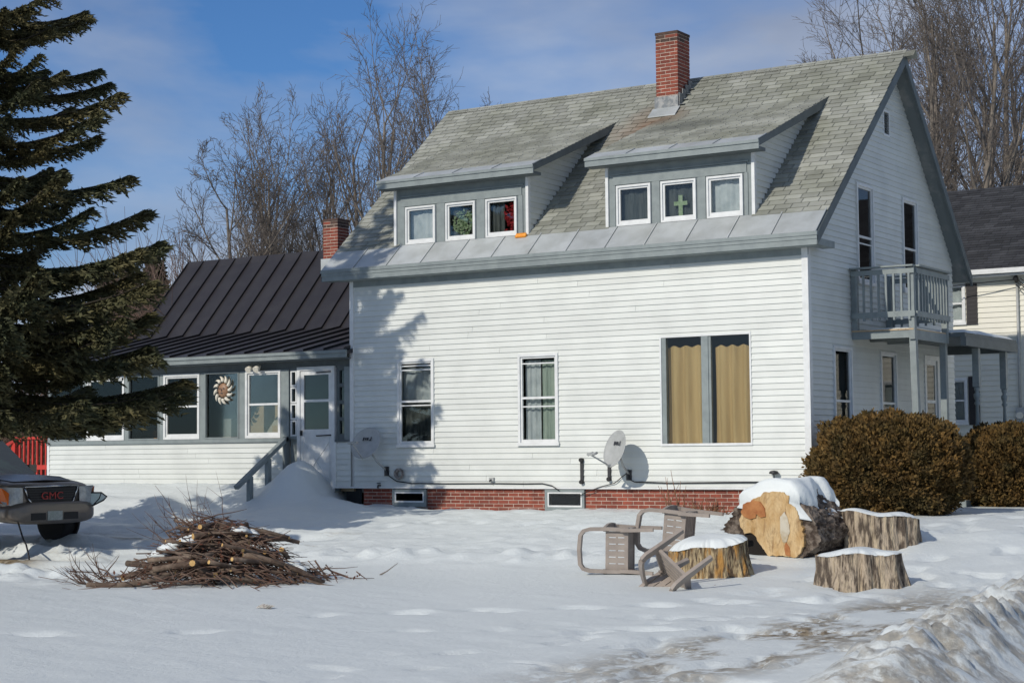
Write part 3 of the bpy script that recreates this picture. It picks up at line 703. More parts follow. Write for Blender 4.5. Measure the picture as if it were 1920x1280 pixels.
ring(b, a+.06, c-.06, .08, .96, .012, PY-.022, PY-.0155); b.box(a+.1, c-.2, PY-.022, PY-.0155, .90, .915); build(b, 'crossbuck', MT['white'], door)
b = MB(); b.box(a+.02, a+.05, PY-.05, PY-.0155, 1.0, 1.10); b.box(a+.03, a+.06, PY-.07, PY-.05, 1.04, 1.07); build(b, 'door_handle', MT['black'], door)
for z in (2.24, .99): build(MB().tube([(-10.5, PY-.03, z), (-10.13, PY-.03, z+.01)], .012, 6), 'door_closer', MT['black'], door)
for lab, x0, x1, fr in (('left', -11.18, -10.99, 1), ('right', -10.0, -9.60, 0)):
    b = MB()
    zs = [1.02+i*.33 for i in range(4)]
    if lab == 'left': px0, px1 = x0+.045, x1-.045; b.box(x0, x1, PY+.005, PY+.09, -.1, .93); b.box(x0-.03, x1, PY-.035, PY+.09, .93, .99)
    else: px0, px1 = x0+.06, x0+.19; b.box(x0, x1, PY-.0, PY+.09, .80, .99)
    b.box(x0, px0, PY-.0, PY+.09, .991, 2.33); b.box(px1, x1, PY-.0, PY+.09, .991, 2.33)
    lastz = .991
    for z in zs: b.box(px0, px1, PY-.0, PY+.09, lastz, z); lastz = z+.26
    b.box(px0, px1, PY, PY+.09, lastz, 2.33)
    s_ = build(b, 'side_light', MT['grey'] if lab == 'left' else MT['greyd'], house)
    for z in zs:
        build(MB().box(px0-.001, px1+.001, PY+.04, PY+.045, z-.001, z+.261), 'pane', MT['glassd'], s_)
        if lab == 'left':
            b = MB(); ring(b, px0-.028, px1+.028, z-.028, z+.288, .03, PY-.02, PY-.001); build(b, 'pane_trim', MT['white'], s_)
build(MB().box(-10.03, -9.94, PY-.03, PY+.05, -.1, .80), 'door_post', MT['greyd'], house)
build(MB().box(-9.96, -9.55, -.03, PY+.05, .862, .905), 'side_light_sill', MT['greyd'], house)
build(MB().box(-9.74, -9.585, -.004, PY-.001, .906, 2.33), 'porch_corner_post', MT['grey'], house)
# flood light over the porch window
fl = thing('flood_light', (-11.95, PY-.05, 2.36), 'twin white flood lamps above the porch window beside the door', 'lamp')
build(MB().lathe([(.05, 0), (.05, .03)], (-11.95, PY-.10, 2.36), 10), 'base', MT['dark'], fl)
for dx in (-.14, .06):
    build(MB().tube([(-11.95, PY-.08, 2.38), (-11.95+dx, PY-.13, 2.40)], .015, 6), 'arm', MT['white'], fl)
    build(MB().tube([(-11.95+dx, PY-.10, 2.42), (-11.95+dx, PY-.16, 2.38), (-11.95+dx, PY-.24, 2.33)], [.03, .055, .07], 10), 'lamp_head', MT['ivory'], fl)
# balcony on the gable ------------------------------------------------------------------------
BX, BY0, BY1, BZ0 = 1.15, 1.86, 3.62, 2.66
b = MB(); b.box(.022, BX, BY0, BY0+.05, 2.53, BZ0); b.box(.022, BX, BY1-.05, BY1, 2.53, BZ0); b.box(BX-.05, BX+.003, BY0+.051, BY1-.051, 2.50, BZ0); b.box(.022, BX-.051, 2.7, 2.75, 2.53, BZ0-.001)
bal = build(b, 'balcony', MT['grey'], house)
for i in range(8): build(MB().box(.022+i*.141, .022+i*.141+.135, BY0-.015, BY1+.01, BZ0+.001, BZ0+.027), 'deck_board', MT['wood'], bal)
RT = 3.78
for (px, py, z0, z1) in ((.07, BY0+.0, BZ0+.03, RT-.03), (BX-.045, BY0-.0, 2.50, RT-.03), (BX-.045, BY1-.09, 2.50, RT-.03), (.07, BY1-.09, BZ0+.03, RT-.03)):
    build(MB().box(px-.045, px+.055, py-.01, py+.09, z0, z1), 'post', MT['grey'], bal)
def railrun(p, q, n):
    p = Vector(p); q = Vector(q)
    for z, h in ((RT-.015, .03), (RT-.10, .09), (BZ0+.28, .10)):
        b = MB(); b.beam(p+Vector((0, 0, z)), q+Vector((0, 0, z)), .14 if h == .03 else .035, h-.002); build(b, 'rail', MT['grey'], bal)
    for i in range(n):
        c = p.lerp(q, (i+.7)/(n+.4)); build(MB().box(c.x-.018, c.x+.018, c.y-.018, c.y+.018, BZ0+.18, RT-.06), 'baluster', MT['grey'], bal)
railrun((.03, BY0-.03, 0), (BX+.03, BY0-.03, 0), 8)
railrun((BX+.03, BY0+.05, 0), (BX+.03, BY1+.0, 0), 11)
railrun((.03, BY1-.0, 0), (BX, BY1-.0, 0), 7)
build(MB().beam((1.10, BY0+.09, 2.50), (1.18, BY0+.03, -.6), .11, .11, up=(1, 0, 0)), 'support_post', MT['grey'], bal)
build(MB().beam((1.07, BY1-.05, 2.50), (1.08, BY1-.06, -.6), .11, .11, up=(1, 0, 0)), 'support_post', MT['grey'], bal)
def snow_slab(name, x0, x1, y0, y1, z, h, parent, seed=1, nx=26, ny=26):
    X_, Y_ = np.meshgrid(np.linspace(0, 1, nx), np.linspace(0, 1, ny))
    e = np.minimum(np.minimum(X_, 1-X_), np.minimum(Y_, 1-Y_)); e = np.sqrt(np.clip(e/.22, 0, 1))
    x = x0+(x1-x0)*X_; y = y0+(y1-y0)*Y_
    k = .82+.5*fbm(x*1.9, y*1.9, 3, seed)
    cx, cy = (x0+x1)/2, (y0+y1)/2
    sh = 1-.10*(fbm(x*1.5, y*1.5, 2, seed+4)+.3)
    x = cx+(x-cx)*sh; y = cy+(y-cy)*sh
    return put(name, grid_mesh(name, x, y, z-.01+h*e*k, MT['snow']), parent)
snow_slab('snow_patch', .25, 1.10, BY0+.0, BY1-.1, BZ0+.028, .07, bal, 3)
# small porch at the side door
b = MB(); b.box(.022, 1.44, 3.66, 6.75, 2.62, 2.70); b.box(1.36, 1.46, 3.66, 6.76, 2.46, 2.62); b.box(.022, 1.36, 6.66, 6.76, 2.46, 2.62)
sp_ = build(b, 'side_porch', MT['greyd'], house)
build(MB().box(.022, 1.40, 3.63, 6.80, -.55, -.30), 'floor', MT['grey'], sp_)
for y in (4.7, 6.35):
    build(MB().box(1.30-.06, 1.30+.06, y-.06, y+.06, 1.75, 2.46).lathe([(.055, 0), (.06, .3), (.045, .7), (.03, 1.15), (.06, 1.2), (.035, 1.24), (.06, 1.30), (.065, 1.36), (.035, 1.40), (.055, 1.46), (.055, 1.5)], (1.30, y, .25), 12).box(1.24, 1.36, y-.06, y+.06, -.3, .25), 'turned_post', MT['grey'], sp_)
snow_slab('snow_patch', .05, 1.46, 3.66, 6.72, 2.70, .14, sp_, 8)
# ------------------------------------------------------------------------------- things on the house
def satellite(loc, aim, label, arm_dir, wall_pt, r=.33, rz=0):
    t = thing('satellite_dish', loc, label, 'satellite dish', 'satellite dishes on the front wall')
    c = Vector(loc); q = Vector(aim).to_track_quat('Z', 'Y').to_matrix().to_4x4(); Mx = Matrix.Translation(c) @ q
    b = MB(); prof = [(0.001, 0), (.3*r, .006), (.6*r, .025), (.85*r, .05), (r, .072), (r+.008, .066), (.85*r, .036), (.6*r, .012), (.3*r, -.008), (0.001, -.014)]
    b.lathe(prof, (0, 0, 0), 28); b.v = [tuple(Mx @ Vector((v[0]*.92, v[1], v[2]))) for v in b.v]
    build(b, 'reflector', MT['dishgrey'], t)
    low = Mx @ Vector((0, -r*.98, .04)); feed = Mx @ Vector((0, -r*.75, .52))
    w = Vector(wall_pt); back = Mx @ Vector((0, -.05, -.05))
    build(MB().tube([back, back*.4+w*.6+Vector((0, -.08, 0)), w], .02, 8), 'mast', MT['dishgrey'], t)
    build(MB().box(w.x-.05, w.x+.05, -.04, -.016, w.z-.10, w.z+.08), 'wall_plate', MT['dark'], t)
    build(MB().tube([Mx @ Vector((0, -r*.6, .0)), low, feed], .014, 6), 'feed_arm', MT['dishgrey'], t)
    b = MB(); 
    for dx in (-.07, .07): b.tube([feed+q.to_3x3() @ Vector((dx, .0, 0)), feed+q.to_3x3() @ Vector((dx*.8, .06, -.09))], [.03, .022], 8)
    b.beam(feed+q.to_3x3() @ Vector((-.09, 0, 0)), feed+q.to_3x3() @ Vector((.09, 0, 0)), .03, .03)
    build(b, 'receiver', MT['dishgrey'], t)
    b = MB()
    for i, (dx, ww, hh) in enumerate(((-.10, .035, .07), (-.055, .03, .055), (-.012, .04, .06), (.06, .022, .08), (.036, .03, .022))):
        b.add([Mx @ Vector((dx*.9, .10+a*hh/2+(.0 if i != 4 else -.028), .045)) if 0 else Mx @ Vector((dx+s_*ww/2, .11+a*hh/2-(.028 if i == 4 else 0), .030)) for s_, a in ((-1,-1),(1,-1),(1,1),(-1,1))], [(0, 1, 2, 3)])
    build(b, 'printed_mark', MT['dark'], t)
    return t
satellite((-8.92, -.34, .80), (.10, -.82, .45), 'shaded round grey dish by the porch corner', 0, (-8.70, -.016, .30))
satellite((-3.40, -.46, .655), (-.42, -.85, .30), 'sunlit tilted grey dish left of the picture window', 0, (-3.42, -.016, .22))
def one(b, name, m, label, cat, group=None): return tag(build(b, name, m), label, cat, group)
b = MB(); pts = []
def wallcable(pts, r=.011): return MB().tube(pts, r, 6)
one(wallcable([(-8.70, -.05, .33), (-8.62, -.06, .20), (-8.45, -.05, .10), (-8.1, -.035, .06), (-7.3, -.032, .055), (-6.2, -.032, .06), (-5.6, -.032, .055), (-5.2, -.032, .06), (-5.0, -.035, .02), (-4.85, -.045, -.06)]), 'cable', MT['black'], 'black cable running along the siding from the shaded dish', 'cable')
one(wallcable([(-3.42, -.06, .25), (-3.40, -.06, .14), (-3.30, -.04, .09), (-2.6, -.034, .07), (-1.6, -.033, .08), (-.70, -.033, .085)]), 'cable', MT['black'], 'black cable running from the sunlit dish to the round vent', 'cable')
one(wallcable([(-3.46, -.05, .24), (-3.7, -.05, .07), (-4.0, -.05, .0), (-4.3, -.05, -.10), (-4.45, -.02, -.17)], .008), 'cable', MT['black'], 'thin sagging cable from the sunlit dish to the basement window', 'cable')
b = MB()
for k in range(9):
    a0 = random.uniform(0, 6); rr = random.uniform(.07, .14); ex = random.uniform(.6, 1)
    b.tube([(-8.38+rr*math.cos(a0+i*.5)*ex+.02*math.sin(k), -.05-.006*k, .24+rr*math.sin(a0+i*.5)*.85) for i in range(14)], .009, 5)
one(b, 'cable_coil', mat('coiled cable', (.16, .14, .13), .6, (.4, .36, .33), 15), 'tangled coil of cable hung beside the shaded dish', 'cable coil')
for x, z0, z1, lab in ((-4.37, .06, .50, 'dark vertical bracket on the siding, left of the pair'), (-3.81, .11, .57, 'dark vertical bracket on the siding beside the sunlit dish')):
    t = thing('wall_bracket', (x, -.02, z0), lab, 'bracket', 'dark brackets on the siding')
    build(MB().box(x-.028, x+.028, -.05, -.017, z0, z1), 'channel', MT['dark'], t)
    for z in (z0+.03, z1-.02): build(MB().tube([(x, -.017, z), (x, -.085, z)], .038, 8), 'knob', MT['black'], t)
t = thing('wall_vent', (-.635, -.02, .13), 'small round grey vent knob on a thin stem above the big log', 'vent')
build(MB().lathe([(.02, -.03), (.075, -.02), (.08, .0), (.06, .025), (.01, .035)], (-.635, -.09, .25), 14), 'cap', MT['dark'], t)
build(MB().tube([(-.635, -.09, .24), (-.635, -.06, .06)], .010, 6), 'stem', MT['dark'], t)
t = thing('outdoor_tap', (-6.29, -.03, .13), 'small metal box on the siding between the basement windows', 'tap')
build(MB().box(-6.34, -6.24, -.06, -.018, .105, .17), 'box', MT['dishgrey'], t); build(MB().tube([(-6.29, -.06, .13), (-6.29, -.10, .12), (-6.29, -.11, .09)], .014, 6), 'spout', MT['dark'], t)
t = thing('outdoor_tap', (-8.86, -.03, .02), 'dark hose tap at the siding foot below the shaded dish', 'tap')
build(MB().tube([(-8.86, -.017, .02), (-8.86, -.09, .02), (-8.86, -.10, -.03)], .018, 6), 'spout', MT['dark'], t); build(MB().tube([(-8.90, -.07, .06), (-8.82, -.07, .06)], .012, 6), 'handle', MT['dark'], t)
# sun face in the porch window
t = thing('sun_ornament', (-12.94, PY-.02, 1.75), 'ivory sun face ornament with curled rays in the porch window', 'ornament')
c = Vector((-12.93, PY-.03, 1.955))
b = MB(); b.lathe([(.001, .05), (.06, .048), (.11, .035), (.145, .01), (.15, 0)], (0, 0, 0), 20); b.v = [(c.x+v[0]*.9, c.y-v[2], c.z+v[1]) for v in b.v]; build(b, 'face', MT['clay'], t)
b = MB()
for dx in (-.05, .05): b.add([(c.x+dx+.03*math.cos(a), c.y-.052, c.z+.035+.013*math.sin(a)) for a in np.linspace(0, 6.28, 9)[:-1]], [tuple(range(7, -1, -1))])
b.add([(c.x+.035*math.cos(a), c.y-.052, c.z-.06+.012*math.sin(a)) for a in np.linspace(0, 6.28, 9)[:-1]], [tuple(range(7, -1, -1))])
b.add([(c.x-.016, c.y-.05, c.z-.02), (c.x+.016, c.y-.05, c.z-.02), (c.x, c.y-.075, c.z-.018), (c.x, c.y-.052, c.z+.045)], [(0, 1, 2), (0, 2, 3), (1, 3, 2)])
build(b, 'features', MT['dark'], t)
for k in range(12):
    a = k*6.283/12; pts = []
    for i in range(6):
        u = i/5; rr = .155+.115*u; aa = a+.32*u*u; pts.append((c.x+rr*math.cos(aa)*.95, c.y-.012, c.z+rr*math.sin(aa)*1.1))
    build(MB().tube(pts, [.03, .038, .036, .030, .020, .008], 8), 'ray', MT['ivory'], t)
# things inside the porch
def board(name, poly, y, th, m, label, cat):
    b = MB(); b.prism(poly, y, y+th, 'y'); return one(b, name, m, label, cat)
board('tan_panel', [(-13.05, .95), (-12.36, .95), (-11.9, 1.55), (-12.15, 1.68), (-12.60, 1.62)], .75, .03, MT['wood'], 'large tan panel leaning inside the porch behind the sun ornament', 'panel')
board('tan_panel', [(-12.30, .95), (-11.85, .95), (-11.25, 1.62), (-11.7, 1.66)], .55, .03, mat('pale board', (.46, .42, .34), .8), 'pale panel leaning inside the porch window beside the door', 'panel')
one(MB().box(-11.95, -11.55, .45, .75, .80, 1.22), 'cardboard_box', MT['wood'], 'cardboard box inside the porch window beside the door', 'box')
one(MB().box(-13.42, -13.1, .5, .7, .8, 1.38), 'cardboard_box', mat('grey carton', (.45, .45, .42), .8), 'grey carton inside the porch at the left of the sun window', 'box')
one(MB().box(-10.75, -10.15, .85, .95, .95, 1.62), 'cardboard_box', mat('beige carton', (.42, .35, .30), .8), 'beige carton seen through the storm door', 'box')
t = thing('bottle', (-12.62, .16, .965), 'dark bottle with yellow cap on the porch sill', 'bottle')
build(MB().lathe([(.055, 0), (.06, .01), (.06, .14), (.03, .19), (.03, .2)], (-12.62, .24, .965), 14), 'body', mat('dark bottle', (.02, .03, .045), .3), t)
build(MB().lathe([(.034, .2), (.036, .25), (.02, .27), (.015, .30)], (-12.62, .24, .965), 12), 'cap', MT['gold'], t)
t = thing('flower_pot', (-14.93, .2, .965), 'red flowers in a red pot behind the porch window', 'flowers')
build(MB().lathe([(.07, 0), (.10, .16), (.105, .18)], (-14.93, .24, .965), 12), 'pot', MT['orange'], t)
b = MB()
for k in range(40):
    p = Vector((-14.93, .24, 1.25))+Vector((random.gauss(0, .06), random.gauss(0, .04), random.gauss(0, .09))); u = Vector((random.gauss(0, 1), random.gauss(0, 1), random.gauss(0, 1))).normalized()*.035; v = u.orthogonal().normalized()*.03
    b.add([p-u, p+v, p+u, p-v], [(0, 1, 2, 3)])
build(b, 'flowers', MT['redf'], t)
# ornaments behind the dormer panes
t = thing('wreath', (-7.0, .27, 4.72), 'round pale green wreath in a dormer window', 'wreath')
b = MB()
for k in range(260):
    a = random.uniform(0, 6.283); rr = random.uniform(.0, .23); p = Vector((-7.06+rr*math.cos(a), .262+random.uniform(-.02, .012), 4.97+rr*math.sin(a)*1.1))
    u = Vector((random.gauss(0, 1), random.gauss(0, .5), random.gauss(0, 1))).normalized()*.04; v = u.orthogonal().normalized()*.022; b.add([p-u, p+v, p+u, p-v], [(0, 1, 2, 3)])
build(b, 'leaves', MT['green'], t)
t = thing('red_bow', (-5.98, .27, 4.75), 'dark red ribbon bow in the dormer window above the orange object', 'bow')
b = MB()
for k in range(120):
    p = Vector((-6.0+random.gauss(0, .06), .262+random.uniform(-.02, .012), 5.0+random.gauss(0, .13))); u = Vector((random.gauss(0, 1), random.gauss(0, .5), random.gauss(0, 1))).normalized()*.05; v = u.orthogonal().normalized()*.03; b.add([p-u, p+v, p+u, p-v], [(0, 1, 2, 3)])
build(b, 'ribbon', MT['redf'], t)
one(MB().prism([(-2.50, 4.72), (-2.42, 4.72), (-2.42, 4.92), (-2.33, 4.92), (-2.33, 4.99), (-2.42, 4.99), (-2.42, 5.10), (-2.50, 5.10), (-2.50, 4.99), (-2.59, 4.99), (-2.59, 4.92), (-2.50, 4.92)], .235, .26, 'y'), 'window_cross', MT['green'], 'green cross standing in a dormer window', 'cross')
b = MB()
for k in range(7): 
    x = -5.80+k*.03; b.tube([(x, .10, rz(.10)+.01), (x+.02, .11, rz(.1)+.05), (x+.01, .13, rz(.1)+.085)], [.03, .034, .022], 7)
one(b, 'orange_toy', MT['orange'], 'small bright orange lump on the metal flashing below the dormer', 'toy')
# grey hand rail at the porch steps
hr = thing('hand_rail', (-11.2, -.6, -.3), 'grey wooden hand rail beside the snow heaped steps', 'railing')
build(MB().beam((-11.2, .0, .95), (-11.2, -1.50, .0), .10, .08), 'rail', MT['grey'], hr)
for y, zt in ((-.56, .55), (-1.10, .21)): build(MB().box(-11.245, -11.155, y-.05, y+.05, -.6, zt), 'post', MT['grey'], hr)
build(MB().box(-11.25, -11.15, -.06, .04, -.2, .98), 'post', MT['greyd'], hr)
# red stair railing beyond the porch
rr_ = thing('red_railing', (-18.6, .3, -.3), 'red painted stair railing at the far end of the porch', 'railing')
build(MB().beam((-19.3, .2, 1.05), (-18.10, .2, 1.05), .14, .05), 'rail', MT['red'], rr_)
build(MB().beam((-19.25, .2, 1.0), (-19.9, -.25, .55), .12, .06), 'rail', MT['red'], rr_)
build(MB().beam((-19.3, .2, .40), (-18.10, .2, .40), .05, .10), 'rail', MT['red'], rr_)
for x in (-19.25,): build(MB().box(x-.06, x+.06, .15, .27, -.3, 1.03), 'post', MT['red'], rr_)
for i in range(7): build(MB().box(-19.1+i*.14, -19.1+i*.14+.04, .18, .22, -.25, 1.03), 'baluster', MT['red'], rr_)
for i in range(4): build(MB().box(-19.42-i*.13, -19.38-i*.13, .05-i*.09, .09-i*.09, -.4, .90-i*.10), 'baluster', MT['red'], rr_)

# ---------------------------------------------------------------- yard: logs and stumps
def stump_mat(name, a, b_, c_):
    m = mat(name, a, .95, b_, 3.4, .44, .57, bump=1.0, bscale=7, bdist=.05, stretch=(4.5, 4.5, 1.0), detail=9, coord='obj')
    t = m.node_tree; l = t.links.new; B = t.nodes['Principled BSDF']; src = B.inputs['Base Color'].links[0].from_socket
    n = N(t, 'ShaderNodeTexNoise', Scale=2.6, Detail=3.0); mp = [k for k in t.nodes if k.type == 'MAPPING'][0]; l(mp.outputs[0], n.inputs['Vector'])
    r = N(t, 'ShaderNodeMapRange'); l(n.outputs[0], r.inputs[0]); r.inputs[1].default_value = .52; r.inputs[2].default_value = .66
    x = N(t, 'ShaderNodeMix', data_type='RGBA'); l(r.outputs[0], x.inputs[0]); l(src, x.inputs[6]); x.inputs[7].default_value = (*c_, 1); l(x.outputs[2], B.inputs['Base Color'])
    return m
def stump(loc, rx, ry, h, tilt, seed, label, m, flare=.12, snow=.07, ledge=0., rz=0):
    rng = random.Random(seed); n = 132; nz_ = 12
    t = thing('tree_stump', loc, label, 'tree stump', 'cut stumps on the lawn', rz)
    rad = []
    for k in range(n):
        a = 6.283*k/n
        r = 1+.07*math.sin(2*a+seed)+.05*math.sin(5*a+seed*2)+.02*math.sin(11*a+seed)+.05*mnoise.noise(Vector((math.cos(a)*4, math.sin(a)*4, seed)))+.05*mnoise.noise(Vector((math.cos(a)*9, math.sin(a)*9, seed)))+.07*mnoise.noise(Vector((math.cos(a)*17, math.sin(a)*17, seed)))
        rad.append(r)
    top = lambda x, y: h+tilt[0]*x+tilt[1]*y+.02*math.sin(x*9+seed)
    b = MB(); vs = []; fs = []
    for j in range(nz_):
        v = j/(nz_-1)
        for k in range(n):
            a = 6.283*k/n; g = rad[k]*(1+flare*(1-v)**2.2*(1+.7*math.sin(3*a+seed)))*(1-.03*v)+.07*mnoise.noise(Vector((math.cos(a)*9, math.sin(a)*9, v*1.3+seed)))
            x, y = rx*g*math.cos(a), ry*g*math.sin(a)
            vs.append((x, y, -.12+(top(x, y)+.12)*v))
    for j in range(nz_-1):
        for k in range(n): q = (k+1) % n; fs.append((j*n+k, j*n+q, (j+1)*n+q, (j+1)*n+k))
    b.add(vs, fs, 0, True); build(b, 'trunk_section', m, t, local=True)
    tp = vs[-n:]; b = MB(); b.add([(p[0]*.985, p[1]*.985, p[2]-.004) for p in tp]+[(0, 0, top(0, 0))], [(k, (k+1) % n, n) for k in range(n)], 0); build(b, 'cut_top', MT['cut'], t, local=True)
    # snow cap
    vs = []; fs = []; R_ = 8
    for j in range(R_+1):
        u = j/R_
        for k in range(n):
            a = 6.283*k/n; g = rad[k]*(.985+.035*math.sin(a*3+seed))
            e = (1-u**5); x, y = rx*g*math.cos(a)*u, ry*g*math.sin(a)*u
            vs.append((x, y, top(x, y)+.004+snow*e*(1+.35*mnoise.noise(Vector((x*3, y*3, seed)))) - (.012 if j == R_ else 0)))
    for j in range(R_):
        for k in range(n): q = (k+1) % n; fs.append((j*n+k, (j+1)*n+k, (j+1)*n+q, j*n+q))
    b = MB(); b.add(vs, fs, 0, True); build(b, 'snow_cap', MT['snow'], t, local=True)
    return t
sm1 = stump_mat('weathered stump', (.085, .055, .032), (.46, .36, .21), (.42, .22, .06))
sm2 = stump_mat('grey stump bark', (.09, .068, .05), (.42, .34, .25), (.48, .39, .27))
def gpos(x, y): return (x, y, H(x, y))
stump(gpos(1.45, -6.80), .50, .46, .38, (.12, .06), 3, 'stump with thick snow cap beside the toppled chairs', sm1, .18, .10, rz=.4)
stump(gpos(2.80, -4.22), .56, .44, .36, (-.10, -.05), 5, 'snow capped stump right of the big log', sm2, .05, .045, rz=.3)
stump(gpos(3.66, -7.22), .47, .42, .36, (.03, .0), 8, 'front stump standing nearest the dirty snow bank', sm2, .13, .045, rz=.2)
# the big log, its sawn face to the sun
LG = thing('big_log', (1.75, -5.2, H(1.75, -5.2)), 'huge snow topped log with pale sawn face and orange heartwood', 'log', mtx=Matrix.Translation((1.72, -5.35, -.40)) @ RZ(-.10))
S_ = 1/(4.364*140)          # outline units to metres
C0 = (590, 520)
O = [(600,235),(690,238),(740,275),(735,330),(800,370),(822,430),(850,500),(868,580),(865,670),(835,735),(800,765),(700,758),(600,760),(530,762),(490,700),(440,650),(420,600),(370,575),(310,585),(280,530),(272,470),(290,400),(330,340),(400,300),(470,280),(500,240)]
Bk = [(600,210),(720,215),(790,280),(860,360),(930,440),(985,520),(990,620),(950,700),(850,765),(720,775),(560,775),(420,775),(310,770),(240,700),(215,610),(60,560),(130,500),(185,420),(230,350),(290,300),(380,270),(480,225)]
def L2(p): return ((p[0]-C0[0])*S_, -(p[1]-C0[1])*S_)
def resample(P_, n):
    P_ = [Vector((*p, 0)) for p in P_]; P_.append(P_[0]); d = [0]
    for i in range(len(P_)-1): d.append(d[-1]+(P_[i+1]-P_[i]).length)
    out = []; j = 0
    for k in range(n):
        t = d[-1]*k/n
        while d[j+1] < t: j += 1
        out.append(P_[j].lerp(P_[j+1], (t-d[j])/(d[j+1]-d[j])))
    return out
NK = 240; bk = resample([L2(p) for p in Bk], NK); vs = []; fs = []; n = NK; ax = 48
for j in range(ax):
    v = j/(ax-1)
    for k, p in enumerate(bk):
        sc = (1-.04*v) if p.x > -.35 else (1-.45*min(1, v*3))
        q = p*sc; w = .07*mnoise.noise(Vector((q.x*7, v*4, q.y*7)))+.06*mnoise.noise(Vector((q.x*15, v*7, q.y*15)))+.05*mnoise.noise(Vector((q.x*34, v*14, q.y*34)))
        q = q*(1+w); vs.append((q.x, .03+v*1.0+.02*mnoise.noise(q*9), q.y))
for j in range(ax-1):
    for k in range(n): q = (k+1) % n; fs.append((j*n+k, (j+1)*n+k, (j+1)*n+q, j*n+q))
b = MB(); b.add(vs, fs, 0, True); b.f += [tuple(range(n)), tuple(range((ax-1)*n+n-1, (ax-1)*n-1, -1))]; b.m += [0, 0]; b.sm += [False, False]
build(b, 'bark', MT['rough'], LG, local=True)
def face_part(name, poly, y0, y1, m, jag=.012, n=90):
    P_ = resample([L2(p) for p in poly], n); P_ = [p*(1+jag*mnoise.noise(p*22)*2) for p in P_]
    b = MB(); c = sum(P_, Vector())/n
    b.add([(p.x, y0, p.y) for p in P_]+[(p.x, y1, p.y) for p in P_]+[(c.x, y0-.01, c.y)], [(k, 2*n, (k+1) % n) for k in range(n)]+[(k, (k+1) % n, n+(k+1) % n, n+k) for k in range(n)])
    return build(b, name, m, LG, local=True)
lf = mat('sawn log face', (.44, .26, .095), .85, (.62, .45, .24), 3.2, .36, .60, bump=.7, bscale=26, coord='obj', stretch=(1.6, 1, .7), detail=9)
t_ = lf.node_tree; B0 = t_.nodes['Principled BSDF']; src = B0.inputs['Base Color'].links[0].from_socket; n0 = N(t_, 'ShaderNodeTexNoise', Scale=5.0, Detail=9.0, Roughness=.72, Distortion=.8)
t_.links.new([k for k in t_.nodes if k.type == 'MAPPING'][0].outputs[0], n0.inputs['Vector']); r0 = N(t_, 'ShaderNodeMapRange'); t_.links.new(n0.outputs[0], r0.inputs[0]); r0.inputs[1].default_value = .50; r0.inputs[2].default_value = .72
x0_ = N(t_, 'ShaderNodeMix', data_type='RGBA'); t_.links.new(r0.outputs[0], x0_.inputs[0]); t_.links.new(src, x0_.inputs[6]); x0_.inputs[7].default_value = (.17, .085, .03, 1); t_.links.new(x0_.outputs[2], B0.inputs['Base Color'])
wv = N(t_, 'ShaderNodeTexWave', wave_type='RINGS', rings_direction='Y', Scale=7.0, Distortion=5.0, Detail=3.0); t_.links.new([k for k in t_.nodes if k.type == 'MAPPING'][0].outputs[0], wv.inputs['Vector'])
r1 = N(t_, 'ShaderNodeMapRange'); t_.links.new(wv.outputs['Fac'], r1.inputs[0]); r1.inputs[1].default_value = .55; r1.inputs[2].default_value = 1; r1.inputs[4].default_value = .16
x1_ = N(t_, 'ShaderNodeMix', data_type='RGBA'); t_.links.new(r1.outputs[0], x1_.inputs[0]); t_.links.new(x0_.outputs[2], x1_.inputs[6]); x1_.inputs[7].default_value = (.34, .19, .07, 1); t_.links.new(x1_.outputs[2], B0.inputs['Base Color'])
face_part('cut_face', O, -.02, .05, lf, .03, 140)
face_part('hollow_shade_patch', [(300,592),(360,582),(418,608),(440,655),(492,704),(530,766),(330,768),(316,690)], .012, .04, mat('dark rot with painted hollow shade', (.012, .009, .007), 1.0), .03, 60)  # flat patch, no recess: near-black colour paints the shade inside a rotten hollow
face_part('heartwood', [(290,410),(310,345),(400,305),(470,315),(515,370),(525,440),(480,452),(440,420),(430,450),(380,465),(320,445)], -.042, -.01, MT['heart'], .02, 50)
face_part('pale_rot', [(660,440),(700,400),(735,470),(745,560),(715,640),(680,650),(655,560)], -.036, -.01, mat('pale rot', (.55, .50, .40), .9, (.42, .34, .22), 9), .02, 40)
face_part('rot_streak', [(705,640),(740,690),(745,755),(700,750),(690,700)], -.030, -.01, MT['heart'], .02, 30)
ks = list(range(-42, 47, 2)); nu = len(ks); nv = 30; vs = []; fs = []      # snow draped over the log, hanging lowest on the right
for j in range(nv):
    v = j/(nv-1)
    for i, k in enumerate(ks):
        p = bk[k % NK]; d = Vector((p.x, p.y, 0)).normalized(); u = i/(nu-1)
        lo = .02+.16*(mnoise.noise(Vector((v*5, 1, 2)))+.3); hi = .80+.22*mnoise.noise(Vector((v*2.2, 7, 2)))+.06*mnoise.noise(Vector((v*9, 3, 2)))
        e = max(0, min(1, (u-lo)/.14, (hi-u)/.12, v/.05+.35, (1-v)/.08+.2))
        th = (.105+.05*mnoise.noise(Vector((u*4, v*4, 5))))*math.sqrt(e)*(1 if u < .6 else 1-.5*(u-.6)/.4)
        q = Vector((p.x, p.y, 0))*1.0+d*(th-.03*(1-min(1, e*3)))+Vector((0, .03*min(1, e), 0)); vs.append((q.x, .0+v*1.02, q.y))
for i in range(nu-1):
    for j in range(nv-1): a = j*nu+i; fs.append((a, a+1, a+nu+1, a+nu))
fs.append(tuple(range(nu-1, -1, -1)))
b = MB(); b.add(vs, fs, 0, True); build(b, 'snow_cap', MT['snow'], LG, local=True)

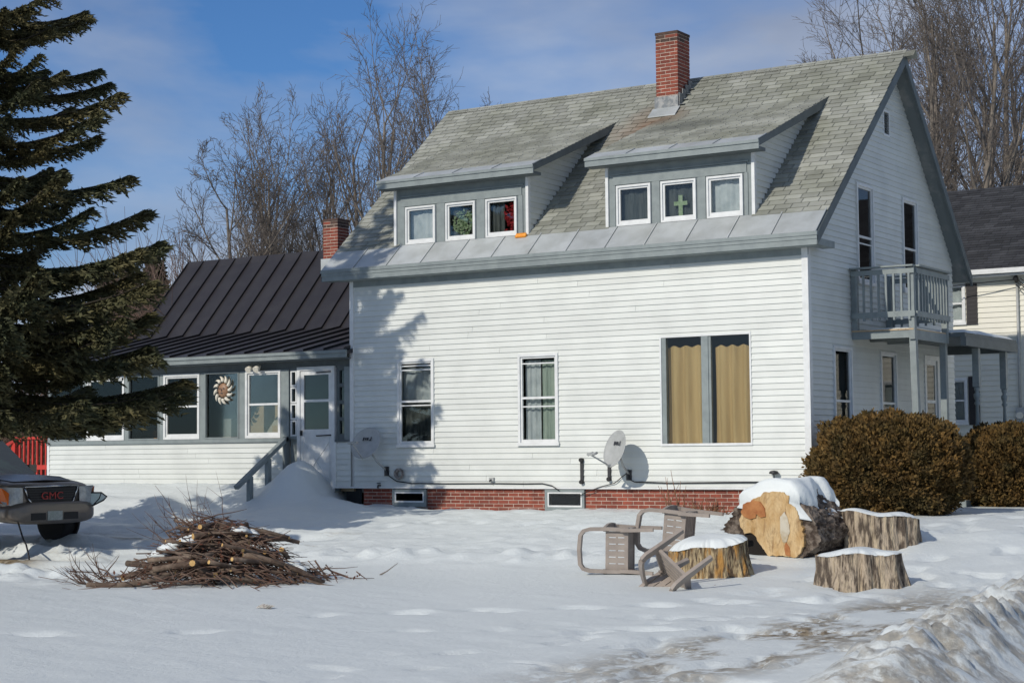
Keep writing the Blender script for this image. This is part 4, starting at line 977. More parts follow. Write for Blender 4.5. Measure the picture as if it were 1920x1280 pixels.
# ---------------------------------------------------------------- resin chairs
def chair(mtx, label):
    t = thing('garden_chair', (0, 0, 0), label, 'chair', 'taupe resin chairs on the lawn', mtx=mtx)
    b = MB()
    b.box(-.25, .25, -.215, -.195, .35, .40); b.box(-.25, .25, -.215, -.195, .49, .515); b.box(-.25, .25, -.215, -.195, .61, .65)
    bk_ = build(b, 'backrest', MT['resin'], t, local=True)
    for i in range(6):
        x = -.25+i*.0845
        for z0, z1 in ((.40, .49), (.515, .61)): put('slat', MB().box(x, x+.0725, -.214, -.196, z0-.001, z1+.001).mesh('slat', MT['resin']), bk_, None, True)
    def ribbon(pts, w, th, side):
        b = MB()
        P_ = [Vector(p) for p in pts]; vs = []; 
        for i, p in enumerate(P_):
            d = (P_[min(i+1, len(P_)-1)]-P_[max(i-1, 0)]).normalized(); s = Vector(side); nn = d.cross(s).normalized()
            ww = w[i] if hasattr(w, '__len__') else w
            vs += [p+s*a*ww/2+nn*c*th/2 for a, c in ((-1,-1),(1,-1),(1,1),(-1,1))]
        n = len(P_); fs = [(0,1,2,3), (4*n-1,4*n-2,4*n-3,4*n-4)]
        for i in range(n-1):
            for k in range(4): q = (k+1) % 4; fs.append((4*i+k, 4*i+4+k, 4*i+4+q, 4*i+q))
        b.add(vs, fs); return b
    lp = [(-.27, .34), (-.275, .62), (-.27, .85), (-.245, .93), (-.19, .97), (0, .985), (.19, .97), (.245, .93), (.27, .85), (.275, .62), (.27, .34)]
    build(ribbon([(x, -.215-.16*max(0, z-.6), z) for x, z in lp], .085, .048, (0, 1, 0)), 'back_frame', MT['resin'], t, local=True)
    for s in (-1, 1):
        build(ribbon([(s*.272, -.24, .66), (s*.30, -.05, .655), (s*.305, .12, .645), (s*.30, .20, .625)], [.06, .075, .08, .07], .035, (1, 0, 0)), 'armrest', MT['resin'], t, local=True)
        build(ribbon([(s*.30, .20, .63), (s*.295, .24, .56), (s*.285, .25, .40), (s*.28, .28, .0)], [.09, .09, .10, .06], .045, (0, 1, 0)), 'leg', MT['resin'], t, local=True)
        build(ribbon([(s*.262, -.21, .44), (s*.268, -.25, .25), (s*.28, -.31, .0)], [.14, .10, .06], .045, (0, 1, 0)), 'leg', MT['resin'], t, local=True)
        build(ribbon([(s*.262, -.21, .36), (s*.268, .0, .39), (s*.28, .25, .385)], [.10, .08, .10], .03, (0, 0, 1)), 'seat_side', MT['resin'], t, local=True)
    st = build(MB().box(-.26, .26, .20, .25, .36, .40).box(-.26, .26, -.2, -.16, .36, .375).box(-.02, .02, -.16, .20, .366, .384), 'seat', MT['resin'], t, local=True)
    for i in range(5): put('slat', MB().box(-.26, .26, -.158+i*.072, -.158+i*.072+.058, .368, .388).mesh('slat', MT['resin']), st, None, True)
    return t
def basis(Z_, Y_, o):
    Z_ = Vector(Z_).normalized(); Y_ = Vector(Y_); Y_ = (Y_-Z_*Y_.dot(Z_)).normalized(); X_ = Y_.cross(Z_)
    m = Matrix((X_, Y_, Z_)).transposed().to_4x4(); m.translation = Vector(o); return m
Rr = Vector((.842, .539, 0)); Ff = Vector((-.537, .843, 0)); Up = Vector((0, 0, 1))
cA = Vector((-.05, -7.6, 0)); 
def chair_side(px, label, turn, dz_, lean=0):
    Zd = -Rr*math.cos(turn)-Ff*math.sin(turn)+Up*lean; Yd = Ff*math.cos(turn)-Rr*math.sin(turn)
    o = Vector((px[0], px[1], H(px[0], px[1])+dz_))
    return chair(basis(Zd, Yd, o), label)
chair_side((.72, -6.80), 'taupe chair tipped on its side, leftmost of the three', -.28, .27, .02)
chair_side((1.28, -6.25), 'taupe chair tipped behind the snow capped stump', -.42, .44, .10)
o = Vector((1.90, -7.95, H(1.90, -7.95)+.34))
chair(basis(-Rr*.80-Ff*.25-Up*.50, Up*.75-Rr*.1-Ff*.75, o), 'taupe chair overturned with legs up in front of the stump')

# ---------------------------------------------------------------- brush pile
PC = Vector((-4.35, -9.75, 0))
def prof(u): return max(.08, .84*math.exp(-abs((u-.10)/.92)**2.6))
mb_cut = [MT['bark'], MT['cut']]
barkm = mat('cut branch bark', (.085, .055, .038), .9, (.20, .15, .11), 6, rand=.35, bump=.5, bscale=40)
cutm = mat('fresh sawn end', (.58, .38, .15), .8, (.45, .25, .08), 30)
for i in range(64):
    u = random.gauss(.0, .55); w = random.uniform(-.75, .45); hh = prof(u)*math.exp(-(w/.7)**2)
    c = PC+Rr*u+Ff*w; z = H(c.x, c.y)+hh*random.uniform(.25, .95)+.03
    a = random.gauss(0, .5); ln = random.uniform(.35, 1.3); r = random.choice((.014, .018, .022, .028, .034, .042))
    if i < 13: a = math.pi/2*random.choice((-1, 1))+random.gauss(0, .6); ln = random.uniform(.4, .8); r = random.uniform(.02, .042)
    d = Rr*math.cos(a)+Ff*math.sin(a)+Up*(random.gauss(-.05, .12)-.25*(1 if u > 0 else -1)*math.cos(a)*min(1, abs(u)))
    d.normalize(); p0 = Vector((c.x, c.y, z))-d*ln/2; k = d.orthogonal().normalized()*ln*random.uniform(-.06, .06); p1 = p0+d*ln
    b = MB(); b.tube([p0, p0.lerp(p1, .33)+k, p0.lerp(p1, .66)+k*1.2, p1], [r, r*.95, r*.9, r*.8], 8, 0, True, 1)
    tag(build(b, 'cut_branch', [barkm, cutm]), 'bare cut branch with pale sawn end lying in the brush pile', 'branch', 'cut branches in the brush pile')
b = MB()
for i in range(1000):
    u = random.gauss(.05, .58); w = random.gauss(-.1, .42); hh = prof(u)*math.exp(-(w/.7)**2)
    c = PC+Rr*u+Ff*w; z = H(c.x, c.y)+hh*random.uniform(.05, 1.0)+.02
    a = random.gauss(0, .8); ln = random.uniform(.2, .8)
    d = (Rr*math.cos(a)*random.choice((1, 1, -1))+Ff*math.sin(a)+Up*random.gauss(0, .22)); 
    if u > .3: d = Rr*.8-Up*.35+Ff*random.gauss(0, .4)+Up*random.gauss(0, .2)
    d.normalize(); p = Vector((c.x, c.y, z))-d*ln*.4; pts = [p]
    for k in range(4): d = (d+Vector((random.gauss(0, .15), random.gauss(0, .15), random.gauss(0, .15)))).normalized(); pts.append(pts[-1]+d*ln/4)
    r = random.uniform(.004, .013); b.tube(pts, [r, r*.9, r*.75, r*.55, r*.3], 4)
for i in range(46):       # upright whips behind and at the left
    if i < 26: u = random.gauss(-.1, .25); base = PC+Rr*u+Ff*.25; d = Up*.8-Rr*random.uniform(.2, 1.0)+Ff*random.gauss(0, .2); ln = random.uniform(.6, 1.15); z0 = .35
    else: u = random.uniform(-1.75, -1.2); base = PC+Rr*u-Ff*.3; d = Up*random.uniform(.3, .8)-Rr*random.uniform(.2, .9); ln = random.uniform(.3, .65); z0 = .0
    p = Vector((base.x, base.y, H(base.x, base.y)+z0)); d.normalize(); pts = [p]
    for k in range(6): d = (d+Vector((random.gauss(0, .10), random.gauss(0, .10), random.gauss(0, .10)))).normalized(); pts.append(pts[-1]+d*ln/6)
    r = random.uniform(.005, .010); b.tube(pts, [r, r*.9, r*.8, r*.7, r*.5, r*.35, r*.2], 4)
    for k in (2, 3, 4):
        e = (d+Vector((random.gauss(0, .6), random.gauss(0, .6), random.gauss(0, .5)))).normalized(); q = pts[k]; b.tube([q, q+e*ln*.14, q+e*ln*.25], [r*.6, r*.4, r*.15], 3)
tag(build(b, 'brush', mat('brown brush', (.10, .055, .038), .9, (.17, .115, .085), 5)), 'tangle of thin brown twigs forming the brush pile', 'brush', kind='stuff')
b = MB()
for i in range(520):
    u = random.gauss(.25, .65); w = random.gauss(-.2, .35); hh = prof(u)*math.exp(-(w/.7)**2); c = PC+Rr*u+Ff*w; p = Vector((c.x, c.y, H(c.x, c.y)+hh*random.uniform(.2, 1.05)+.02))
    q = Vector((random.gauss(0, 1), random.gauss(0, 1), random.gauss(0, 1))).normalized()*random.uniform(.015, .04); v = q.orthogonal().normalized()*.016; b.add([p-q, p+v, p+q, p-v], [(0, 1, 2, 3)])
tag(build(b, 'dead_leaves', mat('rust leaves', (.13, .045, .022), .9, (.08, .03, .018), 9)), 'rusty dead leaves caught in the brush pile', 'leaves', kind='stuff')
b = MB()
for i in range(22):
    u = random.uniform(-.9, 1.2); w = random.uniform(-.35, .55)
    if u > .2: w += .1
    hh = prof(u)*math.exp(-(w/.7)**2); c = PC+Rr*u+Ff*w; p = Vector((c.x, c.y, H(c.x, c.y)+hh*.86)); s = random.uniform(.05, .13)
    bb = MB(); bb.lathe([(.02, -.5), (.8, -.35), (1, 0), (.8, .35), (.35, .55), (.02, .6)], (0, 0, 0), 12); k0 = random.random()*9
    b.add([p+Vector((v[0]*s*1.3*(1+.5*mnoise.noise(Vector(v)+Vector((k0, 0, 0)))), v[1]*s*(1+.4*mnoise.noise(Vector(v)*1.3+Vector((0, k0, 0)))), v[2]*s*(.9+.6*mnoise.noise(Vector(v)*1.7+Vector((k0, k0, 0)))))) for v in bb.v], bb.f, 0, True)
tag(build(b, 'snow_clumps', MT['snow']), 'clumps of snow lodged in the brush pile', 'snow', kind='stuff')
# loose twigs
def twig(name, pts, r, label, cat='twig', m='twig'):
    return one(MB().tube(pts, [r*(1-.7*i/(len(pts)-1)) for i in range(len(pts))], 5), name, MT[m], label, cat)
x, y = -2.9, -8.0
twig('twig', [(x, y, H(x, y)), (x+.1, y+.02, H(x, y)+.05), (x+.24, y+.08, H(x, y)+.16)], .012, 'single dark twig sticking out of the snow right of the brush pile')
x, y = -1.02, -12.58
b = MB()
for i in range(6): b.add([(x-.09+.03*i, y-.04, H(x, y)+.01+.02*math.sin(i)), (x-.06+.035*i, y-.05, H(x, y)+.005), (x-.05+.03*i, y+.05, H(x, y)+.055-.005*i), (x-.1+.03*i, y+.04, H(x, y)+.03)], [(0, 1, 2, 3)])
one(b, 'litter_scrap', mat('pale scrap', (.55, .52, .45), .7, (.25, .2, .16), 30), 'crumpled pale scrap lying on the smooth snow', 'litter')
for x, y, lab in ((-2.35, -.45, 'bare twiggy shrub stems against the brick foundation'), (-1.75, -.4, 'low dried plant at the foundation behind the big log')):
    t = thing('dry_shrub', (x, y, H(x, y)), lab, 'shrub'); b = MB(); tall = x < -2
    for i in range(9 if tall else 60):
        d = Vector((random.gauss(0, .3), random.gauss(0, .15), 1)).normalized() if tall else Vector((random.gauss(0, .8), random.gauss(0, .4), .7)).normalized(); p = Vector((x+random.gauss(0, .12 if tall else .2), y, H(x, y))); ln = random.uniform(.4, .75) if tall else random.uniform(.12, .32)
        pts = [p]
        for k in range(4): d = (d+Vector((random.gauss(0, .1), random.gauss(0, .1), .05))).normalized(); pts.append(pts[-1]+d*ln/4)
        b.tube(pts, [.010, .009, .007, .005, .003], 4)
    build(b, 'stems', mat('dry stem', (.24, .12, .06), .9, (.12, .06, .035), 9), t)

# ---------------------------------------------------------------- cedar bushes
def sprays(name, pts, nrm, size, m, parent, droop=.0, ns=3):
    n = len(pts); rng = np.random.default_rng(len(pts)); V = []; 
    for k in range(ns):
        d = nrm+rng.normal(0, .55, (n, 3)); d /= np.linalg.norm(d, axis=1)[:, None]; s = np.cross(d, rng.normal(0, 1, (n, 3))); s /= np.linalg.norm(s, axis=1)[:, None]
        L_ = size*rng.uniform(.6, 1.4, (n, 1)); o = pts+rng.normal(0, size*.25, (n, 3))
        V.append(np.stack([o, o+d*L_*.55+s*L_*.28, o+d*L_, o+d*L_*.5-s*L_*.28], 1))
    V = np.concatenate(V).reshape(-1, 3)
    return quads(name, V, m, parent)
def quads(name, V, m, parent, local=False):
    me = bpy.data.meshes.new(name); nv = len(V); me.vertices.add(nv); me.vertices.foreach_set('co', V.astype(np.float32).reshape(-1))
    me.loops.add(nv); me.loops.foreach_set('vertex_index', np.arange(nv, dtype=np.int32)); me.polygons.add(nv//4); me.polygons.foreach_set('loop_start', np.arange(0, nv, 4, dtype=np.int32))
    me.materials.append(m); me.update(calc_edges=True); return put(name, me, parent, None, local)
def bush(c, r, n, label, seed):
    t = thing('cedar_bush', (c[0], c[1], H(c[0], c[1])), label, 'bush', 'cedar bushes by the gable wall'); rng = np.random.default_rng(seed)
    d = rng.normal(0, 1, (n, 3)); d /= np.linalg.norm(d, axis=1)[:, None]; d[:, 2] = np.where(d[:, 2] < -.93, -d[:, 2], d[:, 2])
    lump = 1+.34*fbm(d[:, 0]*3.2+seed+d[:, 2]*2, d[:, 1]*3.2+d[:, 2]*2.7, 3, seed)+.34*fbm(d[:, 0]*9+d[:, 2]*6, d[:, 1]*9-d[:, 2]*7, 2, seed+1)
    sq = (np.abs(d[:, 0])**2.5+np.abs(d[:, 1])**2.5+np.abs(d[:, 2])**2.5)**(-1/2.5)
    rad = (lump*sq*(1-.30*rng.random(n)**2.5))[:, None]
    stick = rng.random(n) < .05; rad[stick] *= rng.uniform(1.0, 1.05, (stick.sum(), 1))
    P_ = np.array(c)+d*rad*np.array(r); up = d*.8+np.array([0, 0, .45])
    sprays('foliage', P_, up, .066, MT['bush'], t, ns=2)
    b = MB()
    for i in range(14): a = i*.45; b.tube([(c[0], c[1], H(c[0], c[1])-.05), (c[0]+.3*r[0]*math.cos(a), c[1]+.3*r[1]*math.sin(a), c[2]-.2), (c[0]+.6*r[0]*math.cos(a), c[1]+.6*r[1]*math.sin(a), c[2]+.5*r[2])], [.04, .03, .015], 5)
    build(b, 'stems', MT['bark'], t)
bush((1.28, .12, .28), (1.16, .95, .80), 70000, 'big rounded brown cedar bush nearest the house corner', 3)
bush((1.95, 4.6, .20), (.98, .95, .80), 44000, 'smaller brown cedar bush behind, toward the side porch', 6)

# ---------------------------------------------------------------- sport utility vehicle
SM = Matrix.Translation((-12.05, -6.18, -.87)) @ RZ(-.06)
suv = thing('parked_vehicle', (0, 0, 0), 'taupe sport utility vehicle parked left with damaged front corner', 'car', mtx=SM)
paint = mat('taupe metallic paint', (.20, .172, .148), .28, (.17, .15, .13), 3, metal=.35); chrome = mat('chrome', (.6, .6, .6), .15, metal=1.)
def loft(st, n=28, pw=5.):
    vs = []; fs = []
    for x, zb, zt, hw in st:
        cz, hz = (zb+zt)/2, (zt-zb)/2
        for k in range(n):
            a = 6.2832*k/n; ca, sa = math.cos(a), math.sin(a); r = (abs(ca)**pw+abs(sa)**pw)**(-1/pw)
            vs.append((x, hw*r*ca, cz+hz*r*sa))
    for j in range(len(st)-1):
        for k in range(n): q = (k+1) % n; fs.append((j*n+k, (j+1)*n+k, (j+1)*n+q, j*n+q))
    fs.append(tuple(range(n))); fs.append(tuple((len(st)-1)*n+k for k in range(n-1, -1, -1)))
    return MB().add(vs, fs, 0, True)
build(loft([(-4.0, .6, 1.1, .85), (-3.95, .48, 1.2, .95), (-3.6, .42, 1.22, 1.0), (-1.2, .40, 1.20, 1.0), (-.6, .40, 1.19, 1.0), (.2, .44, 1.14, .985), (.55, .48, 1.105, .96), (.76, .52, 1.065, .93), (.86, .55, 1.02, .90), (.885, .60, .96, .88)], 48, 5.5), 'body', paint, suv, local=True)
build(MB().add([(-.62,-.80,1.195),(-.62,.80,1.195),(.2,.76,1.155),(.2,-.76,1.155),(.70,.62,1.085),(.70,-.62,1.085),(.2,0,1.195),(-.62,0,1.225),(.74,0,1.105)], [(7,6,2,1),(0,3,6,7),(6,8,4,2),(3,5,8,6)], 0, True), 'hood', paint, suv, local=True)
def cabin(st): 
    vs = []; 
    for x, z, hw in st: vs += [(x, -hw, z), (x, hw, z)]
    n = len(st); return vs, n
cp = [(-.62, 1.17, .93), (-1.38, 1.80, .76), (-1.7, 1.87, .74), (-3.5, 1.89, .74), (-3.85, 1.75, .78), (-4.0, 1.17, .93)]
vs, n = cabin(cp); fs = [(2*i, 2*i+1, 2*i+3, 2*i+2) for i in range(n-1)]+[tuple(2*i for i in range(n)), tuple(2*i+1 for i in range(n-1, -1, -1))]
build(MB().add(vs, fs), 'cabin', paint, suv, local=True)
cgl = mat('tinted glass', (.02, .045, .04), .06, spec=.9)
def lerp3(a, b, t): return tuple(a[i]+(b[i]-a[i])*t for i in range(3))
A, B_, C_, D_ = (-.64, -.90, 1.185), (-.64, .90, 1.185), (-1.36, .735, 1.785), (-1.36, -.735, 1.785); off = Vector((.64, 0, .77))*.012
build(MB().add([Vector(p)+off for p in (A, B_, C_, D_)], [(0, 1, 2, 3)]), 'windshield', cgl, suv, local=True)
for s in (-1, 1):
    for xa, xb, xc, xd in ((-.95, -1.9, -1.9, -1.45), (-1.98, -2.8, -2.8, -1.98), (-2.88, -3.7, -3.6, -2.88)):
        f = lambda x, z: (x, s*(.935-(z-1.17)*.262), z)
        build(MB().add([f(xa, 1.24), f(xb, 1.24), f(xc, 1.78), f(xd, 1.78)], [(0, 1, 2, 3) if s > 0 else (3, 2, 1, 0)]), 'side_window', cgl, suv, local=True)
    build(MB().box(-1.0, -.86, s*.96 if s > 0 else -1.12, 1.12 if s > 0 else -.96, 1.22, 1.36), 'mirror', paint, suv, local=True)
build(loft([(.50, .40, .76, 1.0), (.72, .38, .76, .985), (.90, .37, .75, .93), (.97, .37, .74, .84), (1.0, .40, .70, .72)], 48, 4), 'bumper', paint, suv, local=True)
for y0_, y1_ in ((-.50, -.19), (.19, .50)): build(MB().box(.985, 1.005, y0_, y1_, .44, .56), 'air_intake', MT['black'], suv, local=True)
for s in (-1, 1): build(MB().tube([(.94, s*.62, .50), (.975, s*.62, .50)], .05, 12), 'fog_lamp', chrome, suv, local=True)
b = MB(); b.add([(.90,-.56,.99),(.90,.56,.99),(.92,.40,.70),(.92,-.40,.70),(.90,-.49,.82),(.90,.49,.82)], [(0,4,3,2,5,1)]); gr = build(b, 'grille', MT['black'], suv, local=True)
b = MB(); 
for p, q in (((.91,-.57,1.0),(.91,.57,1.0)), ((.91,.57,1.0),(.912,.50,.82)), ((.912,.50,.82),(.93,.41,.69)), ((.93,.41,.69),(.93,-.41,.69)), ((.93,-.41,.69),(.912,-.50,.82)), ((.912,-.50,.82),(.91,-.57,1.0))): b.tube([p, q], .017, 8)
build(b, 'surround', chrome, gr, None, True)
for i in range(6):
    z = .735+i*.042; w = .41+.12*(z-.70)/.3; build(MB().box(.905, .925, -w, w, z, z+.012), 'bar', MT['dark'], gr, None, True)
fc = bpy.data.curves.new('lettering', 'FONT'); fc.body = 'GMC'; fc.size = .17; fc.extrude = .006; fc.align_x = 'CENTER'; fc.materials.append(mat('red badge', (.32, .03, .03), .3, metal=.3))
tx = bpy.data.objects.new('lettering_curve', fc); COL.objects.link(tx); dg = bpy.context.evaluated_depsgraph_get(); me = bpy.data.meshes.new_from_object(tx.evaluated_get(dg)); bpy.data.objects.remove(tx)
me.name = 'lettering'; put('lettering', me, gr, Matrix.Translation((.932, 0, .785)) @ RZ(math.pi/2) @ RX(math.pi/2) @ Matrix.Diagonal((1.25, 1, 1, 1)), True)
lamp = mat('clear lamp lens', (.50, .52, .52), .12, (.36, .38, .38), 14, coord='obj', spec=.8); amber = mat('amber lens', (.75, .16, .02), .2)
for s in (-1, 1):
    P_ = [(.905, s*.60, .985), (.915, s*.60, .70), (.915, s*.84, .69), (.88, s*.955, .71), (.60, s*1.01, .82), (.60, s*1.005, .99), (.86, s*.95, 1.0)]; k_ = len(P_)
    cen = Vector((.945, s*.82, .86)); fs = [(k, (k+1) % k_, k_) if s < 0 else ((k+1) % k_, k, k_) for k in range(k_)]
    build(MB().add([Vector(p) for p in P_]+[cen]+[], fs, 0, True), 'headlight', lamp, suv, local=True)
    Q = [(.925, s*.90, .705), (.80, s*1.0, .745), (.62, s*1.03, .84), (.62, s*1.025, .97), (.85, s*.985, .985), (.935, s*.90, .90)]
    build(MB().add(Q, [tuple(range(6)) if s > 0 else tuple(range(5, -1, -1))]), 'turn_signal', amber, suv, local=True)
build(MB().box(1.0, 1.012, -.155, .155, .43, .585), 'licence_plate', mat('plate', (.30, .34, .31), .5, (.42, .44, .42), 30, coord='obj'), suv, local=True)
tyre = mat('tyre', (.016, .016, .017), .8)
for x in (0, -2.95):
    for s in (-1, 1):
        w = build(MB().lathe([(.27, -.13), (.37, -.13), (.395, -.10), (.395, .10), (.37, .13), (.27, .13)], (0, 0, 0), 32), 'wheel', tyre, suv, Matrix.Translation((x, s*.86, .39)) @ RX(math.pi/2), True)
        build(MB().lathe([(.27, -.12), (.26, -.08), (.10, -.09), (.08, -.12)], (0, 0, 0), 24), 'rim', chrome, w, None if s > 0 else RX(math.pi), True)
        build(MB().tube([(x, s*.965, .42), (x, s*1.004, .42)], .47, 32), 'wheel_arch', MT['black'], suv, local=True)
p0 = SM @ Vector((.93, -.72, .45)); cx, cy = -9.87, -7.87
one(MB().tube([p0, p0+Vector((.25, -.1, -.30)), Vector((cx-.35, cy+.25, H(cx, cy)+.22)), Vector((cx-.08, cy+.05, H(cx, cy)+.10)), Vector((cx, cy, H(cx, cy)))], .014, 6), 'power_cord', MT['black'], 'black cord hanging from the vehicle bumper to the ground', 'cord')
# pane of glass standing in the snow
t = thing('glass_pane', (-10.65, -5.25, -.3), 'pale green car window pane propped in snow beside the vehicle', 'glass pane')
Q = [(-11.35, -5.55, .0), (-10.93, -5.29, .0), (-10.85, -5.24, -.07), (-10.90, -5.27, -.13), (-11.05, -5.37, -.22), (-11.18, -5.45, -.25), (-11.35, -5.55, -.25)]
dn = Vector((.54, -.84, .0))*.006
build(MB().add([Vector(q)+dn for q in Q]+[Vector(q)-dn for q in Q], [tuple(range(7)), tuple(range(13, 6, -1))]+[(i, (i+1) % 7, (i+1) % 7+7, i+7) for i in range(7)]), 'pane', mat('pale green glass', (.58, .70, .64), .15, (.72, .78, .75), 4), t)
build(MB().tube([Q[i] for i in range(6)], .014, 6).tube([(-10.93, -5.29, .0), (-10.96, -5.31, -.10), (-11.05, -5.37, -.22)], .012, 6), 'edge_seal', MT['black'], t)

# ---------------------------------------------------------------- neighbouring house
NY = 12.0
nb = thing('neighbour_house', (2, NY, -.42), 'cream clapboard house with black shutters and dark shingle roof behind', 'house')
NF = Matrix.Translation((0, NY, 0)); core = MB()
nw = build(MB().box(-5, 9, NY+.125, NY+.13, -.4, -.3), 'front_wall', MT['core'], nb)
nop = [(-2.10, -1.26, 3.43, 4.36), (-2.10, -1.26, 1.16, 2.21), (2.4, 3.3, 3.2, 4.36), (2.4, 3.3, .9, 2.2)]
clap_wall(nw, NF, -.45, 4.50, .1165, lambda z: (-5, 9), nop, core, me_clapn)
build(core, 'sheathing', MT['core'], nw)
H_house = house; 
house = nb
for o_ in nop: window(NF, *o_, cur=[('curtain_w', 0, 1, 0, 1, 2)], trim=.05)
house = H_house
for a, c, z0, z1 in ((-1.235, -.985, 3.42, 4.36), (-1.235, -.985, 1.15, 2.24), (-2.38, -2.13, 3.42, 4.36), (-2.38, -2.13, 1.15, 2.24), (3.33, 3.6, 3.2, 4.36), (2.1, 2.37, 3.2, 4.36)):
    sh_ = build(MB().box(a, c, NY-.045, NY-.018, z0, z1), 'shutter', MT['shutter'], nb)
    for i in range(int((z1-z0)/.09)): build(MB().box(a+.03, c-.03, NY-.052, NY-.0455, z0+.05+i*.09, z0+.10+i*.09), 'slat', MT['shutter'], sh_)
nr = MB(); NE, NEZ, NRY, NRZ = NY-.30, 4.62, 16.0, 7.08
nr.prism([(NE, NEZ), (NRY, NRZ), (20.2, 4.6), (20.2, 4.45), (NRY, NRZ-.15), (NE, NEZ-.12)], -5.4, 9.4, 'x')
nroof = build(nr, 'roof', MT['nroof'], nb)
sb = MB(); ang = math.atan2(NRZ-NEZ, NRY-NE); Mx = Matrix.Translation((0, NE, NEZ)) @ RX(ang); s = 0; sm_ = math.hypot(NRZ-NEZ, NRY-NE)
while s < sm_-.05:
    x = -5.4-random.uniform(0, .3)
    while x < 4:
        w = random.uniform(.16, .42); p, q = max(x, -5.4), x+w-.006
        sb.add([Mx @ Vector(v) for v in ((p,s,.0),(q,s,.0),(q,s+.145,.001),(p,s+.145,.001),(p,s,.016),(q,s,.016),(q,s+.15,.004),(p,s+.15,.004))], [(4,5,6,7),(0,1,5,4),(0,4,7,3),(1,2,6,5)]); x += w
    s += .142
tag(build(sb, 'shingles', MT['nroof'], nroof), kind='stuff')
build(MB().box(-5.4, 9.4, NE-.10, NE-.002, NEZ-.11, NEZ+.0).box(-5.4, 9.4, NE, NY-.02, NEZ-.16, NEZ-.122), 'gutter', MT['white'], nb)
build(MB().box(-5, 9, NY-.03, NY-.001, 4.32+.05, 4.50), 'frieze_board', MT['nsiding'], nb)
build(MB().box(-5, -4.9, NY+.13, 20, -.4, 4.5).box(8.9, 9, NY+.13, 20, -.4, 4.5).box(-5, 9, 19.9, 20, -.4, 4.5).prism([(NY+.1, 4.4), (20, 4.4), (NRY, 7.0)], 8.9, 9.0, 'x').prism([(NY+.1, 4.4), (20, 4.4), (NRY, 7.0)], -5, -4.9, 'x'), 'other_walls', MT['nsiding'], nb)
build(MB().box(-5, 9, NY+.01, NY+.2, -.9, -.45), 'foundation', mat('concrete', (.35, .34, .32), .9), nb)
t = thing('electric_meter', (-.06, NY-.05, .95), 'grey electric meter box with two dials on the cream wall', 'electric meter')
build(MB().box(-.15, .05, NY-.13, NY-.02, .93, 1.52), 'box', MT['dishgrey'], t)
for z in (1.10, 1.34): build(MB().tube([(-.05, NY-.13, z), (-.05, NY-.20, z)], .075, 14), 'dial', MT['ivory'], t)
build(MB().tube([(-.06, NY-.07, 1.52), (-.06, NY-.07, 4.35)], .03, 8), 'conduit', MT['dishgrey'], t)
build(MB().tube([(-.06, NY-.07, 4.33), (-.06, NY-.14, 4.42), (-.06, NY-.22, 4.38)], .05, 8), 'weather_head', MT['dark'], t)
for z, s in ((4.38, .12), (4.30, .05)): build(MB().tube([(-.06+s, NY-.2, z), (.1+s, NY-.25, z-.12), (.02+s, NY-.22, z-.16), (-.1+s, NY-.2, z-.05)], .014, 6), 'drip_loop', MT['dark'], t)
one(MB().tube([(-.06, NY-.25, 4.36), (-1.6, NY-.5, 4.27), (-4.5, NY-1.3, 4.22)], .012, 5), 'service_wire', MT['black'], 'thin overhead wire reaching the meter mast of the cream house', 'wire')

# ---------------------------------------------------------------- trees
def bare_tree(loc, height, seed, label, group, spread=.36, stems=1, low=.22, lean=0, dens=1.0, fork=.35):
    rng = random.Random(seed); tr, cr_ = MB(), MB()
    base = Vector(loc)
    def rv(s): return Vector((rng.gauss(0, s), rng.gauss(0, s), rng.gauss(0, s)))
    def grow(p, d, ln, r, lev):
        ns = (9, 6, 4, 3, 2)[lev]; pts = [p]; rad = [r]
        wob = (.025, .05, .065, .09, .11)[lev]; upw = (.04, .085, .06, .05, .03)[lev]
        tip = (.22, .22, .25, .35, .4)[lev]
        for i in range(ns):
            d = (d+rv(wob)+Vector((0, 0, upw))).normalized(); p = p+d*(ln/ns); pts.append(p); rad.append(max(r*(1-(1-tip)*(i+1)/ns), .006))
        if lev <= 1: tr.tube(pts, rad, 7 if lev == 0 else 5, 0, False)
        else: cr_.tube(pts, rad, 4 if lev == 2 else 3, 0, False)
        if lev == 4: return
        nch = int((13, 9, 6.5, 4)[lev]*dens*rng.uniform(.85, 1.15)); t0 = (low, .22, .2, .15)[lev]
        for k in range(nch):
            t = t0+(1-t0)*((k+rng.random())/nch)
            i = min(int(t*ns), ns-1); q = pts[i].lerp(pts[i+1], t*ns-i); dd = (pts[i+1]-pts[i]).normalized()
            ax = dd.orthogonal().normalized(); ax.rotate(Matrix.Rotation(rng.uniform(0, 6.283)+k*2.4, 3, dd))
            an = (spread*rng.uniform(1.0, 2.0), .55*rng.uniform(.7, 1.4), .65*rng.uniform(.7, 1.4), .7*rng.uniform(.6, 1.4))[lev]
            nd = (dd*math.cos(an)+ax*math.sin(an)).normalized()
            l2 = ln*(rng.uniform(.36, .60)*(1.15-t*.62), rng.uniform(.30, .52)*(1.2-.6*t), rng.uniform(.32, .55), rng.uniform(.4, .65))[lev]
            grow(q, nd, l2, max(rad[i]*(.55, .48, .5, .6)[lev], .009), lev+1)
    for s in range(stems):
        a = 6.283*s/max(1, stems)+seed; off = Vector((math.cos(a), math.sin(a), 0))*(.45 if stems > 1 else 0)
        d = Vector((math.cos(a)*.13 if stems > 1 else lean, math.sin(a)*.13 if stems > 1 else 0, 1)).normalized(); height_ = height*.91
        grow(base+off-Vector((0, 0, .1)), d, height_*rng.uniform(.88, 1.0), height*(.0125 if stems > 1 else .0155), 0)
    t = thing('bare_tree', loc, label, 'tree', group)
    build(tr, 'trunk', MT['bark'], t); build(cr_, 'crown', MT['twig'], t)
    return t
CC = Vector(cam.location)
